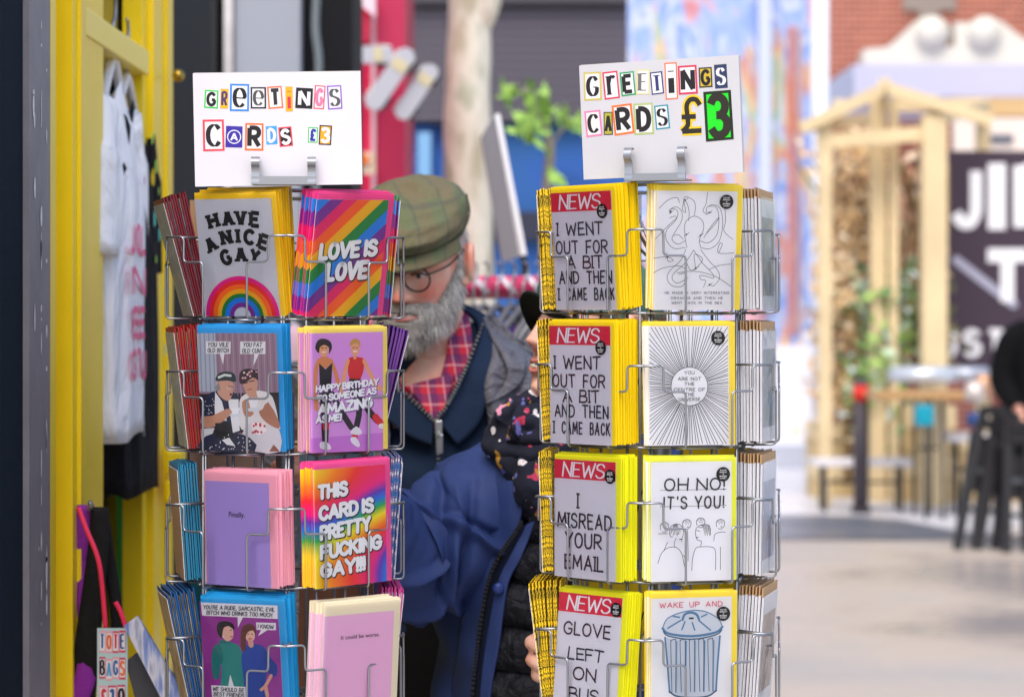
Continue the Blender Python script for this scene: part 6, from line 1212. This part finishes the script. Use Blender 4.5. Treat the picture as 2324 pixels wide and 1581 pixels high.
for i, y in enumerate((1130, 1225, 1320, 1420, 1520, 1620)):
    x0 = (1200, 1172, 1140, 1122, 1104, 1084)[i]; rows = []
    for j in range(17):
        x = x0 + (1340 - x0)*j/16; rows.append([TW_.at(x, y + 26*j/16 + 98*k/10, .036 + .02*math.sin(math.pi*k/10)**.6 + .003*noise.noise(Vector((x*.05, y + k, 3)))) for k in range(11)])
    b = MB(); b.grid(rows, PUF); o = loc(b.build('quilted_panel', wr), wr); q = o.modifiers.new('thick', 'SOLIDIFY'); q.thickness = .006; q.offset = 1
TW_.strip([(1176, 1190), (1128, 1264), (1100, 1325), (1082, 1445), (1068, 1560), (1060, 1720)], [(1194, 1192), (1158, 1264), (1128, 1325), (1104, 1445), (1092, 1560), (1084, 1720)], .062, fabric('#141c30', 400, .3), 'zip_tape', wr, wr, th=.004)
TW_.strip([(1196, 1188), (1156, 1264), (1128, 1325), (1104, 1445), (1090, 1560), (1082, 1720)], [(1214, 1182), (1182, 1264), (1152, 1325), (1134, 1445), (1112, 1575), (1100, 1720)], .066, BLU, 'placket', wr, wr, th=.005, wob=.006)
TW_.strip([(1120, 1040), (1080, 1150), (1060, 1260), (1050, 1330), (1040, 1450), (1020, 1590), (1010, 1720)], [(1180, 1060), (1180, 1180), (1132, 1260), (1104, 1325), (1085, 1445), (1070, 1560), (1062, 1720)], .04, BLU, 'coat_front', wr, wr, n=50, k=16, th=.006, wob=.02, off2=.066)
zipline([(1184, 1180), (1176, 1197), (1132, 1262), (1106, 1325), (1086, 1445), (1074, 1548), (1064, 1700)], .073, TW_, mat('#15171c', .4), 'zip', wr, step=.004)
p = TW_.at(1131, 1334, .073); b = MB(); b.tube([p, p + Vector((0, -.004, 0)), p + Vector((0, -.006, 0))], [.0085, .008, .005], mat('#223a7c', .4), 16); loc(b.build('button', wr), wr)
TW_.strip([(1132, 955), (1140, 985), (1150, 1035), (1172, 1080)], [(1150, 940), (1162, 985), (1176, 1040), (1200, 1090)], .06, BLU, 'coat_collar', wr, wr, th=.008)
def floral():
    t = NT('navy_floral', .85); c = lin('#161a2c')
    for sc, ths, col, sd_ in ((32., .635, '#b83858', 1.), (36., .645, '#dcd8dc', 5.), (40., .665, '#b0842c', 9.), (44., .665, '#d08ca4', 14.), (42., .675, '#6868b0', 20.)):
        n = t.node('TexNoise', {'Vector': t.tc.outputs['Object'], 'Scale': sc, 'Detail': 1.5, 'W': sd_}, noise_dimensions='4D'); c = t.mix(t.math('GREATER_THAN', n.outputs[0], ths), c, lin(col))
    n = t.node('TexNoise', {'Vector': t.tc.outputs['Object'], 'Scale': 500.}); t.color(c); t.bump(n.outputs[0], .5, .002); return t.m
FLO = floral()
def lump(pts, rad, nm, sd_):
    limb(pts, rad, 36, [(.3, 3.2, .1, .05, -.01, 1.), (.6, 3.4, -.12, .05, -.012, 1.), (.45, 2.2, .1, .04, .01, 1.), (.8, 3., .1, .05, -.01, 1.)], FLO, nm, wr, .006)
for q, rd in (([(1320, 905, 3.64), (1235, 925, 3.57), (1180, 935, 3.55), (1150, 965, 3.55), (1165, 1000, 3.54), (1230, 1005, 3.52), (1320, 985, 3.53)], .024), ([(1310, 925, 3.6), (1230, 950, 3.54), (1190, 965, 3.52), (1180, 985, 3.52), (1230, 975, 3.5), (1320, 965, 3.51)], .021),
    ([(1138, 975, 3.57), (1140, 1012, 3.55), (1180, 1030, 3.52), (1250, 1025, 3.5), (1330, 1005, 3.52)], .024), ([(1150, 1035, 3.55), (1180, 1062, 3.52), (1230, 1068, 3.5), (1330, 1040, 3.51)], .026),
    ([(1160, 1030, 3.55), (1172, 1085, 3.53), (1196, 1135, 3.52), (1225, 1168, 3.52)], .022), ([(1195, 1050, 3.51), (1208, 1110, 3.49), (1235, 1150, 3.5), (1255, 1172, 3.5)], .026), ([(1235, 1050, 3.5), (1248, 1110, 3.49), (1262, 1160, 3.5), (1270, 1180, 3.5)], .024)):
    lump([P(*p) for p in q], [rd*.85, rd*1.08, rd*.9, rd*1.05, rd*.85], 'scarf', 1)
DT = fabric('#14161e', 300, .3); legs(wr, TW_.X, YW, .85, DT, mat('#181416', .5), .09)
# ============ passer-by in black at the right edge
YP = 15.6
pr = empty('person', (P(2392, 0, YP).x, YP, 0), 'person in a long black coat cut off by the right edge', 'person'); TPB = Torso(2392, YP, [(.35, .26, .2), (.7, .26, .19), (1.0, .25, .17), (1.25, .25, .15), (1.38, .23, .13), (1.43, .15, .1), (1.47, .07, .07)])
HP = Matrix.Translation((TPB.X, YP - .03, 1.6)) @ Matrix.Rotation(R(40), 4, 'Z'); b = MB(); b.grid(head_rows(HP, 50, 48), SKW, closed=True, cap=True); b.tube([(TPB.X, YP, 1.58), (TPB.X, YP, 1.4), (TPB.X, YP, .9)], [.055, .06, .12], SKW, 14)
for s in (-1, 1):
    b.tube([(TPB.X + s*.1, YP, 1.38), (TPB.X + s*.26, YP, 1.3), (TPB.X + s*.31, YP, 1.05), (TPB.X + s*.26, YP - .15, .86)], [.05, .05, .04, .03], SKW, 10); b.ball((TPB.X + s*.25, YP - .18, .83), (.03, .045, .045), SKW, 10, 8); b.tube([(TPB.X + s*.09, YP, 1.0), (TPB.X + s*.1, YP, .06)], [.08, .04], SKW, 10)
    for k in range(5): b.tube([(TPB.X + s*.25 + (k-2)*.012, YP - .2, .82), (TPB.X + s*.25 + (k-2)*.013, YP - .235, .775 + .004*k)], .008, SKW, 6)
fuse(loc(b.build('body', pr), pr), .008, 2)
NB_ = fabric('#07080c', 200, .3); b = MB(); b.grid([TPB.ring(.35 + 1.1*i/40, 48, .02, lambda a, z: .012*math.sin(a*5 + z*9)) for i in range(41)], NB_, closed=True); loc(b.build('coat', pr), pr)
for s in (-1, 1): limb([(TPB.X + s*.15, YP, 1.38), (TPB.X + s*.27, YP, 1.3), (TPB.X + s*.33, YP, 1.06), (TPB.X + s*.27, YP - .13, .88)], [.08, .09, .085, .06], 24, [], NB_, 'sleeve', pr)
b = MB(); b.ball(HP @ Vector((0, .015, .035)), (.088, .105, .105), mat('#1c1614', .7), 20, 14); b.grid([[HP @ Vector((.088*math.sin(q), .03 + .09*math.cos(q), .04 - .22*i/8)) for q in [R(-100 + 200*k/20) for k in range(21)]] for i in range(9)], mat('#1c1614', .7)); loc(b.build('hair', pr), pr)
legs(pr, TPB.X, YP, .8, NB_, mat('#0c0c0e', .5))
